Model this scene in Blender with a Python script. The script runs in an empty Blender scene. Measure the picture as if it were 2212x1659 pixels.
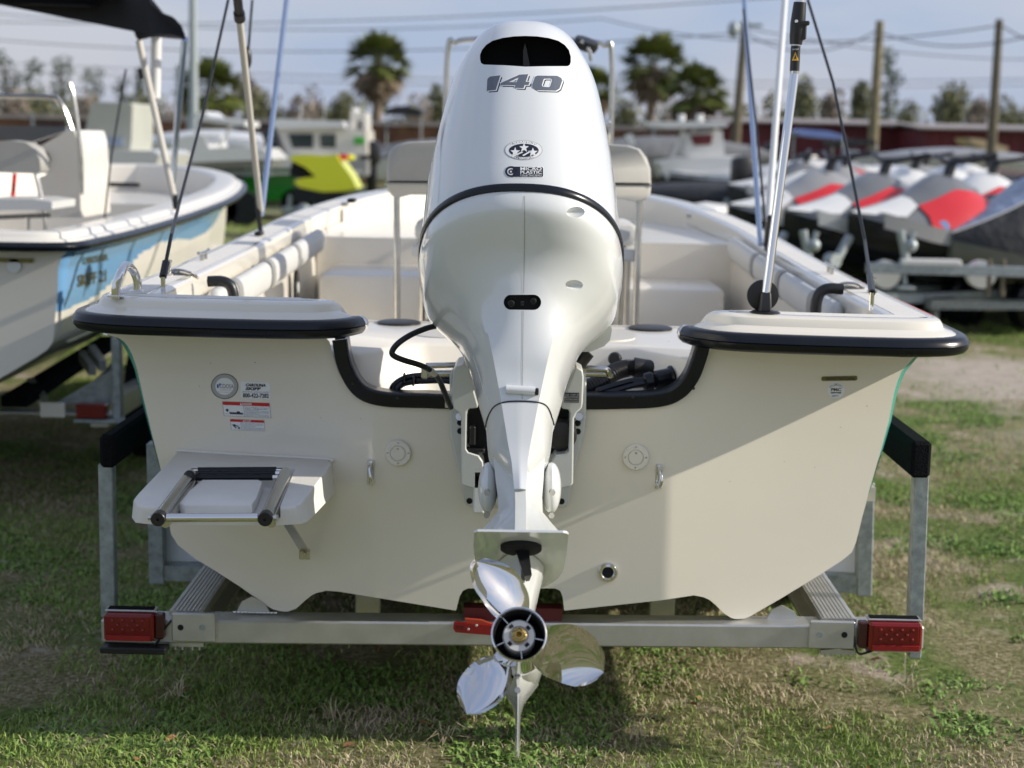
import bpy, bmesh, random
import numpy as np
from math import *
from mathutils import Vector, Matrix
from mathutils.bvhtree import BVHTree
random.seed(7); RNG = np.random.default_rng(7)
S = bpy.context.scene
COL = S.collection

# ---------------------------------------------------------------- camera
F = 3320.0; CAM = np.array([0, -4.15, 1.72]); PITCH, YAW, ROLL = 9.07, .41, 1.1
def _rz(a): return np.array([[cos(a), -sin(a), 0], [sin(a), cos(a), 0], [0, 0, 1]])
def _rx(a): return np.array([[1, 0, 0], [0, cos(a), -sin(a)], [0, sin(a), cos(a)]])
RC = _rz(radians(YAW)) @ _rx(radians(90 - PITCH)) @ _rz(radians(ROLL))
cd = bpy.data.cameras.new('camera'); cam = bpy.data.objects.new('camera', cd); COL.objects.link(cam)
M4 = Matrix.Identity(4)
for i in range(3):
    for j in range(3): M4[i][j] = RC[i][j]
    M4[i][3] = CAM[i]
cam.matrix_world = M4
cd.sensor_width = 36; cd.lens = 36 * F / 2212; cd.clip_start = .05; cd.clip_end = 2000
cd.dof.use_dof = True; cd.dof.focus_distance = 3.75; cd.dof.aperture_fstop = 2.9
S.camera = cam

# ---------------------------------------------------------------- sun, sky, exposure
SUN_EL, SUN_AZ = 25.5, -3.5            # azimuth from +X, negative = towards the camera side
sd = np.array([cos(radians(SUN_EL)) * cos(radians(SUN_AZ)), cos(radians(SUN_EL)) * sin(radians(SUN_AZ)), sin(radians(SUN_EL))])
ld = bpy.data.lights.new('sun', 'SUN'); ld.energy = 3.5; ld.angle = radians(.5); ld.color = (1, .93, .82)
sun = bpy.data.objects.new('sun', ld); COL.objects.link(sun)
sun.rotation_euler = Vector(sd).to_track_quat('Z', 'Y').to_euler(); sun.location = (30, -5, 20)
W = bpy.data.worlds.new('World'); S.world = W; W.use_nodes = True
nt = W.node_tree; nt.nodes.clear()
def wn(t, **k):
    n = nt.nodes.new(t)
    for a, b in k.items(): setattr(n, a, b)
    return n
out = wn('ShaderNodeOutputWorld'); bg = wn('ShaderNodeBackground'); bg.inputs[1].default_value = .15
sky = wn('ShaderNodeTexSky'); sky.sky_type = 'NISHITA'; sky.sun_disc = False
sky.sun_elevation = radians(SUN_EL); sky.sun_rotation = atan2(sd[0], sd[1])
sky.air_density = 1.0; sky.dust_density = 1.0; sky.ozone_density = 1.0
tc = wn('ShaderNodeTexCoord'); mp = wn('ShaderNodeMapping'); mp.inputs[3].default_value = (1.6, 1.6, 6.5)
nz = wn('ShaderNodeTexNoise'); nz.inputs['Scale'].default_value = 1.7; nz.inputs['Detail'].default_value = 5; nz.inputs['Roughness'].default_value = .55
rp = wn('ShaderNodeValToRGB'); rp.color_ramp.elements[0].position = .38; rp.color_ramp.elements[1].position = .62
rp.color_ramp.elements[0].color = (1.72/4, 2.10/4, 3.05/4, 1); rp.color_ramp.elements[1].color = (2.50/4, 2.55/4, 3.0/4, 1)
vs = wn('ShaderNodeVectorMath', operation='SCALE'); vs.inputs['Scale'].default_value = 4
mx = wn('ShaderNodeMix'); mx.data_type = 'RGBA'; 
# thin cloud: fuller towards the horizon, thinner overhead
se = wn('ShaderNodeSeparateXYZ'); mr = wn('ShaderNodeMapRange'); mr.inputs['From Min'].default_value = 0.; mr.inputs['From Max'].default_value = 1.; mr.inputs['To Min'].default_value = .90; mr.inputs['To Max'].default_value = .6
for a, b in ((tc.outputs['Generated'], se.inputs[0]), (se.outputs[2], mr.inputs[0]), (mr.outputs[0], mx.inputs['Factor']), (rp.outputs[0], vs.inputs[0]), (vs.outputs[0], mx.inputs['B'])): nt.links.new(a, b)
for a, b in ((tc.outputs['Generated'], mp.inputs[0]), (mp.outputs[0], nz.inputs['Vector']), (nz.outputs[0], rp.inputs[0]),
             (sky.outputs[0], mx.inputs['A']), (mx.outputs['Result'], bg.inputs[0]), (bg.outputs[0], out.inputs[0])):
    nt.links.new(a, b)
S.view_settings.view_transform = 'Standard'; S.view_settings.look = 'None'; S.view_settings.gamma = 1
S.view_settings.exposure = 0.52; S.view_settings.use_curve_mapping = False
S.render.engine = 'CYCLES'; S.cycles.max_bounces = 8; S.cycles.sample_clamp_indirect = 6

# ---------------------------------------------------------------- measuring helpers (pixel of the 2212 px wide photograph -> point on a plane)
def ray(px, py): return RC @ np.array([(px - 1106) / F, -(py - 829.5) / F, -1])
def P(px, py, Y):
    d = ray(px, py); return CAM + d * ((Y - CAM[1]) / d[1])
def PZ(px, py, Z):
    d = ray(px, py); return CAM + d * ((Z - CAM[2]) / d[2])
def PX(px, py, X):
    d = ray(px, py); return CAM + d * ((X - CAM[0]) / d[0])
PIV = np.array([0, -.20, 1.08]); TS, TC = sin(radians(31)), cos(radians(31))
def ML(x, y, h): return PIV + np.array([x, y * TC + h * TS, h * TC - y * TS])     # tilted motor frame
def MH(px, py, y):                                                                 # pixel -> (x, h) on local plane y
    d = ray(px, py); o = CAM - PIV; n = np.array([0, TC, -TS]); t = (y - o @ n) / (d @ n); p = o + d * t
    return p[0], p[1] * TS + p[2] * TC
def lerp(a, b, t): return a + (b - a) * t
def cr(keys, n):                                                                   # smooth interpolation of key rows
    K = np.array(keys, float); m = len(K); t = np.linspace(0, m - 1, n); o = []
    for v in t:
        i = min(int(v), m - 2); f = v - i
        p0, p1, p2, p3 = K[max(i - 1, 0)], K[i], K[i + 1], K[min(i + 2, m - 1)]
        o.append(.5 * (2 * p1 + (p2 - p0) * f + (2 * p0 - 5 * p1 + 4 * p2 - p3) * f * f + (3 * p1 - p0 - 3 * p2 + p3) * f ** 3))
    return np.array(o)

# ---------------------------------------------------------------- materials
MATS = {}
def mat(name, col, rough=.5, metal=0., coat=0., var=0., vscale=8., bump=0., bscale=60., col2=None, spec=.5, trans=0., detail=4., dist=.01):
    m = bpy.data.materials.new(name); m.use_nodes = True; t = m.node_tree; b = t.nodes['Principled BSDF']
    b.inputs['Base Color'].default_value = (*col, 1); b.inputs['Roughness'].default_value = rough
    b.inputs['Metallic'].default_value = metal; b.inputs['Coat Weight'].default_value = coat; b.inputs['Coat Roughness'].default_value = .04
    b.inputs['Specular IOR Level'].default_value = spec; b.inputs['Transmission Weight'].default_value = trans
    if var or bump:
        c = t.nodes.new('ShaderNodeTexCoord')
    if var:
        n = t.nodes.new('ShaderNodeTexNoise'); n.inputs['Scale'].default_value = vscale; n.inputs['Detail'].default_value = detail
        n.inputs['Roughness'].default_value = .6
        r = t.nodes.new('ShaderNodeValToRGB'); r.color_ramp.elements[0].position = .3; r.color_ramp.elements[1].position = .7
        c2 = col2 or tuple(x * (1 - var) for x in col)
        r.color_ramp.elements[0].color = (*c2, 1); r.color_ramp.elements[1].color = (*col, 1)
        t.links.new(c.outputs['Object'], n.inputs['Vector']); t.links.new(n.outputs[0], r.inputs[0]); t.links.new(r.outputs[0], b.inputs['Base Color'])
        q = t.nodes.new('ShaderNodeMapRange'); q.inputs['To Min'].default_value = max(rough - .05, .02); q.inputs['To Max'].default_value = rough + .08
        t.links.new(n.outputs[0], q.inputs[0]); t.links.new(q.outputs[0], b.inputs['Roughness'])
    if bump:
        n = t.nodes.new('ShaderNodeTexNoise'); n.inputs['Scale'].default_value = bscale; n.inputs['Detail'].default_value = 3
        u = t.nodes.new('ShaderNodeBump'); u.inputs['Strength'].default_value = bump; u.inputs['Distance'].default_value = dist
        t.links.new(c.outputs['Object'], n.inputs['Vector']); t.links.new(n.outputs[0], u.inputs['Height']); t.links.new(u.outputs[0], b.inputs['Normal'])
    MATS[name] = m; return m
gel = mat('gelcoat', (.80, .75, .64), .17, coat=.8, var=.045, vscale=1.6, bump=.03, bscale=5, dist=.02)
gelw = mat('gelcoat_light', (.78, .74, .66), .28, coat=.4, var=.04, vscale=3)
nonskid = mat('nonskid', (.76, .73, .67), .6, var=.05, vscale=20, bump=.5, bscale=260, dist=.002)
teal = mat('teal_paint', (.07, .36, .29), .2, coat=.6)
blue = mat('blue_paint', (.17, .36, .60), .22, coat=.6)
pearl = mat('pearl_paint', (.72, .735, .73), .2, coat=.9, var=.03, vscale=1.2)
pearl2 = mat('cast_paint', (.60, .61, .575), .32, coat=.3, var=.05, vscale=9, bump=.05, bscale=90, dist=.002)
rubber = mat('black_rubber', (.006, .008, .013), .24, spec=.38, var=.3, vscale=14)
blk = mat('black_plastic', (.012, .012, .013), .38, var=.3, vscale=30)
blkm = mat('black_matt', (.008, .008, .009), .85)
carpet = mat('black_carpet', (.010, .011, .013), .95, var=.5, vscale=120, bump=1., bscale=190, dist=.006, spec=.1)
chrome = mat('polished_steel', (.74, .74, .735), .03, 1., bump=.02, bscale=26, dist=.004)
steel = mat('stainless', (.62, .61, .58), .2, 1., var=.15, vscale=20)
alu = mat('brushed_aluminium', (.62, .62, .60), .38, .75, var=.18, vscale=10, bump=.08, bscale=90, dist=.002)
galv = mat('galvanised_steel', (.42, .47, .48), .5, .5, var=.45, vscale=34, bump=.25, bscale=60, dist=.003, detail=8)
red = mat('red_lens', (.17, .002, .003), .28, coat=.2)
redp = mat('red_plastic', (.30, .008, .008), .4, var=.2, vscale=20)
white = mat('white_sticker', (.80, .81, .80), .35)
ink = mat('black_ink', (.012, .014, .03), .4)
redink = mat('red_ink', (.55, .01, .015), .4)
grayink = mat('grey_ink', (.40, .40, .38), .4)
slate = mat('slate_ink', (.12, .135, .165), .35)
yel = mat('yellow_ink', (.75, .42, .02), .4)
blueink = mat('blue_ink', (.03, .07, .35), .4)
gold = mat('gold_plate', (.22, .19, .06), .3, .6, var=.5, vscale=200)
brass = mat('brass', (.55, .40, .14), .3, 1., var=.3, vscale=60)
vinyl = mat('grey_vinyl', (.40, .39, .355), .5, var=.06, vscale=20, bump=.2, bscale=150, dist=.002)
vinylw = mat('white_vinyl', (.60, .60, .58), .45, var=.05, vscale=12)
vinylg = mat('grey_piping', (.27, .27, .26), .5)
canvas = mat('black_canvas', (.02, .02, .022), .8, var=.3, vscale=6, bump=.3, bscale=9, dist=.03)
anode = mat('anode_grey', (.62, .60, .56), .45, .3)

# ---------------------------------------------------------------- mesh builder
BASE = {}
class MB:
    def __init__(s): s.v = []; s.f = []
    def add(s, v, f):
        o = len(s.v); s.v += [tuple(map(float, p)) for p in v]; s.f += [tuple(i + o for i in q) for q in f]; return s
    def box(s, c, d, rot=None, bev=0., taper=None):
        x, y, z = d[0] / 2, d[1] / 2, d[2] / 2
        if bev > 0:
            b = min(bev, x * .98, y * .98, z * .98); v = []; f = []
            bm = bmesh.new(); bmesh.ops.create_cube(bm, size=1)
            for w in bm.verts: w.co = Vector((w.co.x * d[0], w.co.y * d[1], w.co.z * d[2]))
            bmesh.ops.bevel(bm, geom=bm.edges[:], offset=b, segments=2 if b > .012 else 1, profile=.5, affect='EDGES')
            v = [np.array(w.co) for w in bm.verts]; bm.verts.index_update(); f = [[w.index for w in q.verts] for q in bm.faces]; bm.free()
        else:
            v = [np.array(p) for p in ((-x, -y, -z), (x, -y, -z), (x, y, -z), (-x, y, -z), (-x, -y, z), (x, -y, z), (x, y, z), (-x, y, z))]
            f = [(0, 3, 2, 1), (4, 5, 6, 7), (0, 1, 5, 4), (1, 2, 6, 5), (2, 3, 7, 6), (3, 0, 4, 7)]
        if taper: v = [np.array((p[0] * (taper[0] if p[2] > 0 else 1), p[1] * (taper[1] if p[2] > 0 else 1), p[2])) for p in v]
        if rot is not None: v = [rot @ p for p in v]
        return s.add([p + np.array(c) for p in v], f)
    def beam(s, a, b, w, h, up=(0, 0, 1), bev=0.):
        a = np.array(a, float); b = np.array(b, float); d = b - a; L = np.linalg.norm(d); y = d / L
        x = np.cross(y, up); x /= np.linalg.norm(x); z = np.cross(x, y)
        return s.box((a + b) / 2, (w, L, h), np.column_stack([x, y, z]), bev)
    def tube(s, pts, r, n=10, cap=True, smooth=0, closed=False):
        pts = np.array(pts, float)
        if smooth: pts = cr(pts, smooth)
        m = len(pts); rr = np.broadcast_to(np.array(r, float), (m,)) if np.ndim(r) == 0 or len(r) == m else np.interp(np.linspace(0, 1, m), np.linspace(0, 1, len(r)), r)
        v = []; T0 = None; nx = None
        for i in range(m):
            if closed: t = pts[(i + 1) % m] - pts[i - 1]
            else: t = pts[min(i + 1, m - 1)] - pts[max(i - 1, 0)]
            t /= (np.linalg.norm(t) + 1e-12)
            if nx is None:
                a = np.array([0, 0, 1.]) if abs(t[2]) < .9 else np.array([1., 0, 0]); nx = np.cross(a, t)
            nx = nx - t * (nx @ t); nx /= np.linalg.norm(nx); ny = np.cross(t, nx)
            for k in range(n):
                q = 2 * pi * k / n; v.append(pts[i] + rr[i] * (cos(q) * nx + sin(q) * ny))
        f = []
        for i in range(m if closed else m - 1):
            j = (i + 1) % m
            for k in range(n): f.append((i * n + k, i * n + (k + 1) % n, j * n + (k + 1) % n, j * n + k))
        if cap and not closed: f += [tuple(range(n))[::-1], tuple((m - 1) * n + k for k in range(n))]
        return s.add(v, f)
    def loft(s, rings, closed=True, cap=True, capa=None, capb=None):
        n = len(rings[0]); v = [p for r in rings for p in r]; f = []
        for i in range(len(rings) - 1):
            for k in range(n if closed else n - 1):
                f.append((i * n + k, i * n + (k + 1) % n, (i + 1) * n + (k + 1) % n, (i + 1) * n + k))
        if closed and (cap if capa is None else capa): f.append(tuple(range(n))[::-1])
        if closed and (cap if capb is None else capb): f.append(tuple((len(rings) - 1) * n + k for k in range(n)))
        return s.add(v, f)
    def lathe(s, prof, c, ax=(0, 0, 1), n=24, capa=True):                         # prof: (radius, distance along axis)
        ax = np.array(ax, float); ax /= np.linalg.norm(ax); a = np.array([0, 0, 1.]) if abs(ax[2]) < .9 else np.array([1., 0, 0])
        x = np.cross(a, ax); x /= np.linalg.norm(x); y = np.cross(ax, x); c = np.array(c, float)
        rings = [[c + ax * h + r * (cos(2 * pi * k / n) * x + sin(2 * pi * k / n) * y) for k in range(n)] for r, h in prof]
        return s.loft(rings, capa=capa)
    def ell(s, c, r, n=14, m=9, rot=None):
        v = []; 
        for i in range(m + 1):
            t = pi * i / m
            for k in range(n):
                q = 2 * pi * k / n; p = np.array((r[0] * sin(t) * cos(q), r[1] * sin(t) * sin(q), r[2] * cos(t)))
                if rot is not None: p = rot @ p
                v.append(p + np.array(c))
        f = [(i * n + k, (i + 1) * n + k, (i + 1) * n + (k + 1) % n, i * n + (k + 1) % n) for i in range(m) for k in range(n)]
        return s.add(v, f)
    def prism(s, A, B):                                                # two matching outlines
        n = len(A); return s.add(list(A) + list(B), [tuple(range(n)), tuple(range(2 * n - 1, n - 1, -1))] + [(k, n + k, n + (k + 1) % n, (k + 1) % n) for k in range(n)])
    def px(s, pts, y0, y1):                                            # outline on the photograph -> slab from depth y0 to y1
        A = [P(x, y, y0) for x, y in pts]; return s.prism(A, [a + np.array([0, y1 - y0, 0]) for a in A])
    def bar(s, a, b, r, n=8): return s.tube([a, b], r, n)
    def build(s, name, m, parent=None, ang=35, at=None, wb=True, smooth=True):
        me = bpy.data.meshes.new(name); me.from_pydata(s.v, [], s.f)
        bm = bmesh.new(); bm.from_mesh(me); bmesh.ops.remove_doubles(bm, verts=bm.verts, dist=1e-5)
        bmesh.ops.recalc_face_normals(bm, faces=bm.faces); bm.to_mesh(me); bm.free()
        for q in (m if isinstance(m, (list, tuple)) else [m]): me.materials.append(q)
        if smooth:
            me.polygons.foreach_set('use_smooth', [True] * len(me.polygons)); me.set_sharp_from_angle(angle=radians(ang))
        me.update(); o = bpy.data.objects.new(name, me); COL.objects.link(o)
        if parent is not None:
            o.parent = parent
            if wb and parent.name in BASE: o.location = -Vector(BASE[parent.name])
        if at is not None: o.location = at
        return o
def thing(name, label, cat, base=(0, 0, 0), group=None, rz=0, local=False):
    o = bpy.data.objects.new(name, None); COL.objects.link(o); o.empty_display_size = .1
    o.location = base; o.rotation_euler = (0, 0, rz); o['label'] = label; o['category'] = cat
    if group: o['group'] = group
    if not local: BASE[o.name] = tuple(base)
    return o
def tag(o, label, cat, group=None, kind=None):
    if label: o['label'] = label
    if cat: o['category'] = cat
    if group: o['group'] = group
    if kind: o['kind'] = kind
    return o
def copytree(o, loc=None, rz=None, label=None, parent=None):
    c = o.copy(); COL.objects.link(c)
    if parent: c.parent = parent
    for ch in list(o.children): copytree(ch, parent=c)
    if loc is not None: c.location = loc
    if rz is not None: c.rotation_euler.z = rz
    if label: c['label'] = label
    return c
def cut(o, cutters):                                                   # real openings, then the cutters are removed
    bpy.context.view_layer.update()
    for c in cutters:
        md = o.modifiers.new('b', 'BOOLEAN'); md.operation = 'DIFFERENCE'; md.object = c; md.solver = 'EXACT'
    dg = bpy.context.evaluated_depsgraph_get(); me = bpy.data.meshes.new_from_object(o.evaluated_get(dg))
    o.modifiers.clear(); o.data = me
    me.polygons.foreach_set('use_smooth', [True] * len(me.polygons)); me.set_sharp_from_angle(angle=radians(32))
    for c in cutters: bpy.data.objects.remove(c)
    return o
def bvh(*objs):
    bpy.context.view_layer.update(); v = []; f = []
    for o in objs:
        k = len(v); mw = o.matrix_world; v += [mw @ q.co for q in o.data.vertices]; f += [tuple(i + k for i in p.vertices) for p in o.data.polygons]
    return BVHTree.FromPolygons(v, f)
def drop(T, px, py, off):
    d = Vector(ray(px, py)).normalized(); h, n, i, t = T.ray_cast(Vector(CAM), d)
    if h is None: return None
    if n.dot(d) > 0: n = -n
    return h + n * off
def tess(v, f, mx):
    bm = bmesh.new(); vs = [bm.verts.new((x, y, 0)) for x, y in v]
    for q in f:
        try: bm.faces.new([vs[i] for i in q])
        except ValueError: pass
    bmesh.ops.triangulate(bm, faces=bm.faces[:])
    for _ in range(6):
        e = [e for e in bm.edges if e.calc_length() > mx]
        if not e: break
        bmesh.ops.subdivide_edges(bm, edges=e, cuts=1); bmesh.ops.triangulate(bm, faces=[q for q in bm.faces if len(q.verts) > 3])
    bm.verts.index_update(); r = [(w.co.x, w.co.y) for w in bm.verts], [tuple(w.index for w in q.verts) for q in bm.faces]; bm.free(); return r
def decal(name, m, parent, T, polys, off=.0006, sub=0, mx=7.):         # flat print laid on the surface it sticks to
    b = MB()
    for p in polys:
        p, f = tess(p, [tuple(range(len(p)))], mx)
        v = [drop(T, x, y, off) for x, y in p]
        if any(x is None for x in v): continue
        b.add(v, f)
    return b.build(name, m, parent, smooth=False)
def circ(cx, cy, rx, ry=None, n=28, a0=0): ry = ry or rx; return [(cx + rx * cos(a0 + 2 * pi * k / n), cy + ry * sin(a0 + 2 * pi * k / n)) for k in range(n)]
def ringpolys(cx, cy, r1, r2, n=28, e=1.):
    a = circ(cx, cy, r1, r1 * e, n); b = circ(cx, cy, r2, r2 * e, n); return [[a[k], a[(k + 1) % n], b[(k + 1) % n], b[k]] for k in range(n)]
def textmesh(s, bold=.0):
    cu = bpy.data.curves.new('t', 'FONT'); cu.body = s; cu.size = 1; cu.offset = bold; cu.resolution_u = 3
    o = bpy.data.objects.new('t', cu); COL.objects.link(o); bpy.context.view_layer.update()
    me = bpy.data.meshes.new_from_object(o.evaluated_get(bpy.context.evaluated_depsgraph_get()))
    v = [(q.co.x, q.co.y) for q in me.vertices]; f = [tuple(p.vertices) for p in me.polygons]
    bpy.data.objects.remove(o); bpy.data.curves.remove(cu); bpy.data.meshes.remove(me)
    x0 = min(a for a, _ in v); x1 = max(a for a, _ in v); y0 = min(b for _, b in v); y1 = max(b for _, b in v)
    return [((a - x0) / (x1 - x0), (b - y0) / (y1 - y0)) for a, b in v], f
def text(name, s, m, parent, T, x0, y0, x1, y1, bold=.02, rot=0., shear=0., off=.0009, arc=None):
    v, f = textmesh(s, bold); b = MB(); o = []
    for a, c in v:
        if arc:                                                        # (cx, cy, rx, ry, ang0, ang1, height)
            t = radians(lerp(arc[4], arc[5], a)); k = 1 + (c - .5) * arc[6] * (1 if arc[5] < arc[4] else -1)
            x, y = arc[0] + arc[2] * k * cos(t), arc[1] - arc[3] * k * sin(t)
        else:
            x, y = lerp(x0, x1, a) + shear * (c) * (y1 - y0), lerp(y1, y0, c) + rot * (a) * (x1 - x0)
        p = drop(T, x, y, off)
        if p is None: return None
        o.append(p)
    b.add(o, f); return b.build(name, m, parent, smooth=False)
# ================================================================ the outboard motor
MOT = thing('outboard_motor', 'large pearl white outboard motor numbered 140, tilted up on the cream transom', 'outboard motor', (0, -.5, .1))
XK = [(40, 1134), (200, 1132), (400, 1126.5), (575, 1125), (800, 1124), (1000, 1121), (1140, 1124), (1400, 1120), (1640, 1117)]
XH = np.array([MH(px, py, -.3) for py, px in XK])
def xc(h): return float(np.interp(-h, -XH[:, 1], XH[:, 0]))
def sup(h, w, yr, yf, yc, e, n=96, lift=None):
    o = []; us = sorted({round(abs(cos(2 * pi * k / n)) ** (2 / 2.4), 6) for k in range(n)}); q0 = min(us, key=lambda v: abs(v - .6))
    k_ = min(1, max(0, (.06 - h) / .20)); k_ = k_ * k_ * (3 - 2 * k_)      # the shroud below the bulb becomes faceted
    fp = min(w * .97, float(np.interp(-h, [-.06, .02, .10, .20, .28, .35, .42], [.105, .082, .064, .044, .030, .018, .0135])))
    for k in range(n):
        a = 2 * pi * k / n; c, s_ = cos(a), sin(a)
        x = w * copysign(abs(c) ** (2 / e), c); m = abs(s_) ** (2 / e)
        y = yc - (yc - yr) * m if s_ < 0 else yc + (yf - yc) * m
        if s_ < 0 and k_ > 0:
            u_ = abs(c) ** (2 / 2.4); q = max(0, (u_ - q0) / (1 - q0)); xf = fp * u_ / q0 if u_ < q0 else fp + (w - fp) * q
            x = lerp(x, copysign(xf, c), k_); y = lerp(y, yr + .004 * abs(x) / w + (yc - yr) * (.62 * q + .38 * q ** 5), k_)
        o.append(ML(xc(h) + x, y, h))
    return o
CK = [
 (.855, .03, -.33, -.22, -.27, 2), (.852, .085, -.365, -.14, -.25, 2.1), (.842, .122, -.405, -.05, -.23, 2.25), (.82, .144, -.45, .03, -.21, 2.4), (.78, .162, -.50, .09, -.2, 2.5),
 (.70, .1947, -.545, .13, -.2, 2.45), (.6, .2155, -.578, .16, -.2, 2.4), (.45, .2385, -.605, .17, -.2, 2.4), (.30, .2505, -.62, .18, -.2, 2.4), (.247, .2535, -.62, .17, -.2, 2.4)]
u = cr(CK, 46)
uc = MB().loft([sup(*r) for r in u]).build('upper_cowl', pearl, MOT, ang=40)
LK = [(.243, .254, -.62, .15, -.2, 2.4), (.21, .256, -.618, .12, -.2, 2.4), (.185, .2535, -.605, .09, -.2, 2.45), (.155, .247, -.570, .04, -.2, 2.5), (.125, .238, -.532, -.01, -.2, 2.5),
 (.09, .214, -.505, -.06, -.2, 2.4), (.05, .178, -.487, -.09, -.21, 2.3), (.015, .152, -.475, -.11, -.22, 2.3), (-.02, .1365, -.466, -.12, -.23, 2.3), (-.06, .122, -.458, -.13, -.24, 2.3), (-.10, .110, -.45, -.14, -.25, 2.3), (-.135, .103, -.441, -.15, -.26, 2.3), (-.17, .0935, -.436, -.15, -.265, 2.4), (-.203, .084, -.432, -.15, -.268, 2.45)]
lc = MB().loft([sup(*r) for r in cr(LK, 58)]).build('lower_cowl', pearl, MOT, ang=40)
LG = [(-.2025, .0835, -.4315, -.14, -.268, 2.45), (-.22, .0795, -.43, -.14, -.27, 2.5), (-.28, .073, -.425, -.12, -.28, 2.6), (-.315, .060, -.424, -.14, -.30, 2.3), (-.35, .038, -.428, -.2, -.34, 2.2), (-.385, .019, -.436, -.3, -.38, 2.6), (-.42, .0135, -.444, -.34, -.40, 3.5)]
leg = MB().loft([sup(*r, n=64) for r in cr(LG, 30)]).build('midsection_cover', pearl, MOT, ang=40)
# openings
def frus(pts, y0, y1): return MB().prism([P(x, y, y0) for x, y in pts], [P(x, y, y1) for x, y in pts])
VT = [(1037, 128), (1037, 118), (1041, 108), (1050, 97), (1064, 88), (1085, 82), (1110, 78.5), (1135, 77.5), (1160, 78.5), (1185, 82), (1206, 88), (1220, 97), (1229, 108), (1233, 122), (1233, 134), (1231, 140), (1226, 143), (1180, 143), (1135, 144), (1090, 141), (1045, 139.5), (1039, 136)]
cut(uc, [frus(VT, -.75, -.15).build('c', blkm, smooth=False)])
vl = MB().prism([P(x, y, -.20) for x, y in VT], [P(x, y, -.17) for x, y in VT])
for i in range(len(VT)):
    a, b = VT[i], VT[(i + 1) % len(VT)]
air = vl.build('air_intake', blkm, MOT)
fin = MB().prism([P(x, y, -.30) for x, y in ((1130, 142), (1130, 110), (1134, 94), (1138, 110), (1145, 143))], [P(x, y, -.21) for x, y in ((1131, 140), (1131, 98), (1134, 92), (1137, 98), (1140, 140))])
fin.build('intake_fin', blk, air, wb=False)
# dark sleeve inside the intake, hugging the opening a few mm in
slv = MB(); n = len(VT)
Tc = bvh(uc)
e0 = []
for x, y in VT:
    q = (1135 + (x - 1135) * .985, 112 + (y - 112) * .975); e0.append(q)
Aq = []
for (x, y), (X, Y) in zip(e0, VT):
    dx, dy = X - 1135, Y - 112; L = hypot(dx, dy); o = drop(Tc, X + dx / L * 2.5, Y + dy / L * 2.5, 0)
    Aq.append(P(x, y, (o[1] if o else -.35) + .012))
slv.loft([Aq, [P(x, y, -.19) for x, y in e0]], cap=False); slv.build('intake_sleeve', blkm, air, wb=False)
OV = circ(1104.5, 653, 16.5, 16.5, 24); OV = [(x if x < 1104.5 else x + 48, y) for x, y in OV]
cut(lc, [frus(OV, -.9, -.555).build('c', blkm, smooth=False)])
pl = MB().prism([P(x, y, -.575) for x, y in OV], [P(x, y, -.55) for x, y in OV]).build('flushing_port', blkm, MOT)
pl2 = MB()
for x, y, r in ((1104, 656, .008), (1152, 651, .0075)):
    c = P(x, y, -.60); pl2.lathe([(r, .03), (r, 0), (r * .75, -.001), (r * .7, .004), (.0001, .004)], c, (0, 1, 0), 16)
pl2.box(P(1128, 655, -.59), (.01, .01, .01), bev=.002); pl2.build('flushing_plug', blk, pl, wb=False)
# scooped catches on the right of the cover
Tl = bvh(lc)
sc = []
for x, y, w, an in ((1248, 458, 31, 8), (1243, 616, 28, -12)):
    c = drop(Tl, x, y, .004); r = np.array([[cos(radians(-an)), 0, sin(radians(-an))], [0, 1, 0], [-sin(radians(-an)), 0, cos(radians(-an))]])
    sc.append(MB().ell(np.array(c), (w * .00118, .020, .0125), 24, 14, rot=r).build('c', pearl, smooth=False))
for x, y, dx in ((909, 606, .0), (1345, 606, 0)):
    c = np.array(ML(xc(.2) + (-.252 if x < 1100 else .252), -.25, .22)); sc.append(MB().ell(c, (.012, .035, .05), 20, 12).build('c', blk, smooth=False))
cut(lc, sc)
# black seam band between the cowls
def bandring(h, k): return sup(h, CK[-1][1] + k, -.62 - k, .18 + k, -.2, 2.4)
MB().loft([bandring(.2555, -.004), bandring(.2545, .0035), bandring(.250, .006), bandring(.240, .006), bandring(.2355, .0035), bandring(.2345, -.004)], cap=False).build('seam_band', rubber, MOT)
Tm = bvh(uc, lc, leg)
# centre parting line and body creases
def strip(pts, w, off, ns=26):
    a = []; b = []
    q = cr(pts, ns)
    for x, y in q:
        p, r = drop(Tm, x - w, y, off), drop(Tm, x + w, y, off)
        if p and r: a.append(p); b.append(r)
    n = len(a); return MB().add(a + b, [(i, i + 1, n + i + 1, n + i) for i in range(n - 1)])
strip([(1133, 423), (1133, 520), (1131, 634)], .8, .0008).build('parting_line', grayink, MOT)
strip([(1130, 671), (1129, 760), (1128, 862)], .8, .0008).build('parting_line', grayink, MOT)
jl = [(1048, 927), (1053, 905), (1062, 885), (1074, 874), (1095, 868), (1128, 867), (1160, 869), (1178, 875), (1188, 890), (1195, 912), (1200, 934)]
strip(jl, .0, .001)
jp = [drop(Tm, x, y, .0005) for x, y in cr(jl, 40)]; MB().tube([p for p in jp if p], .0018, 6).build('joint_line', blk, MOT)
for sgn, pts in ((-1, [(1022, 770), (1032, 800), (1044, 840), (1056, 868)]),):
    jp = [drop(Tm, x, y, .0002) for x, y in cr(pts, 14)]; MB().tube([p for p in jp if p], .0008, 5).build('body_crease', pearl, MOT)
# latch at the foot of the cover
lt = MB(); c = drop(Tm, 1124, 843, .004); c = np.array(c)
lt.tube([c + (-.033, 0, .001), c + (.033, 0, -.002)], .0105, 14); lt.build('cover_latch', pearl, MOT)
MB().box(c + (.038, -.002, -.003), (.008, .012, .016), bev=.002).build('latch_pin', blk, MOT)
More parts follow.
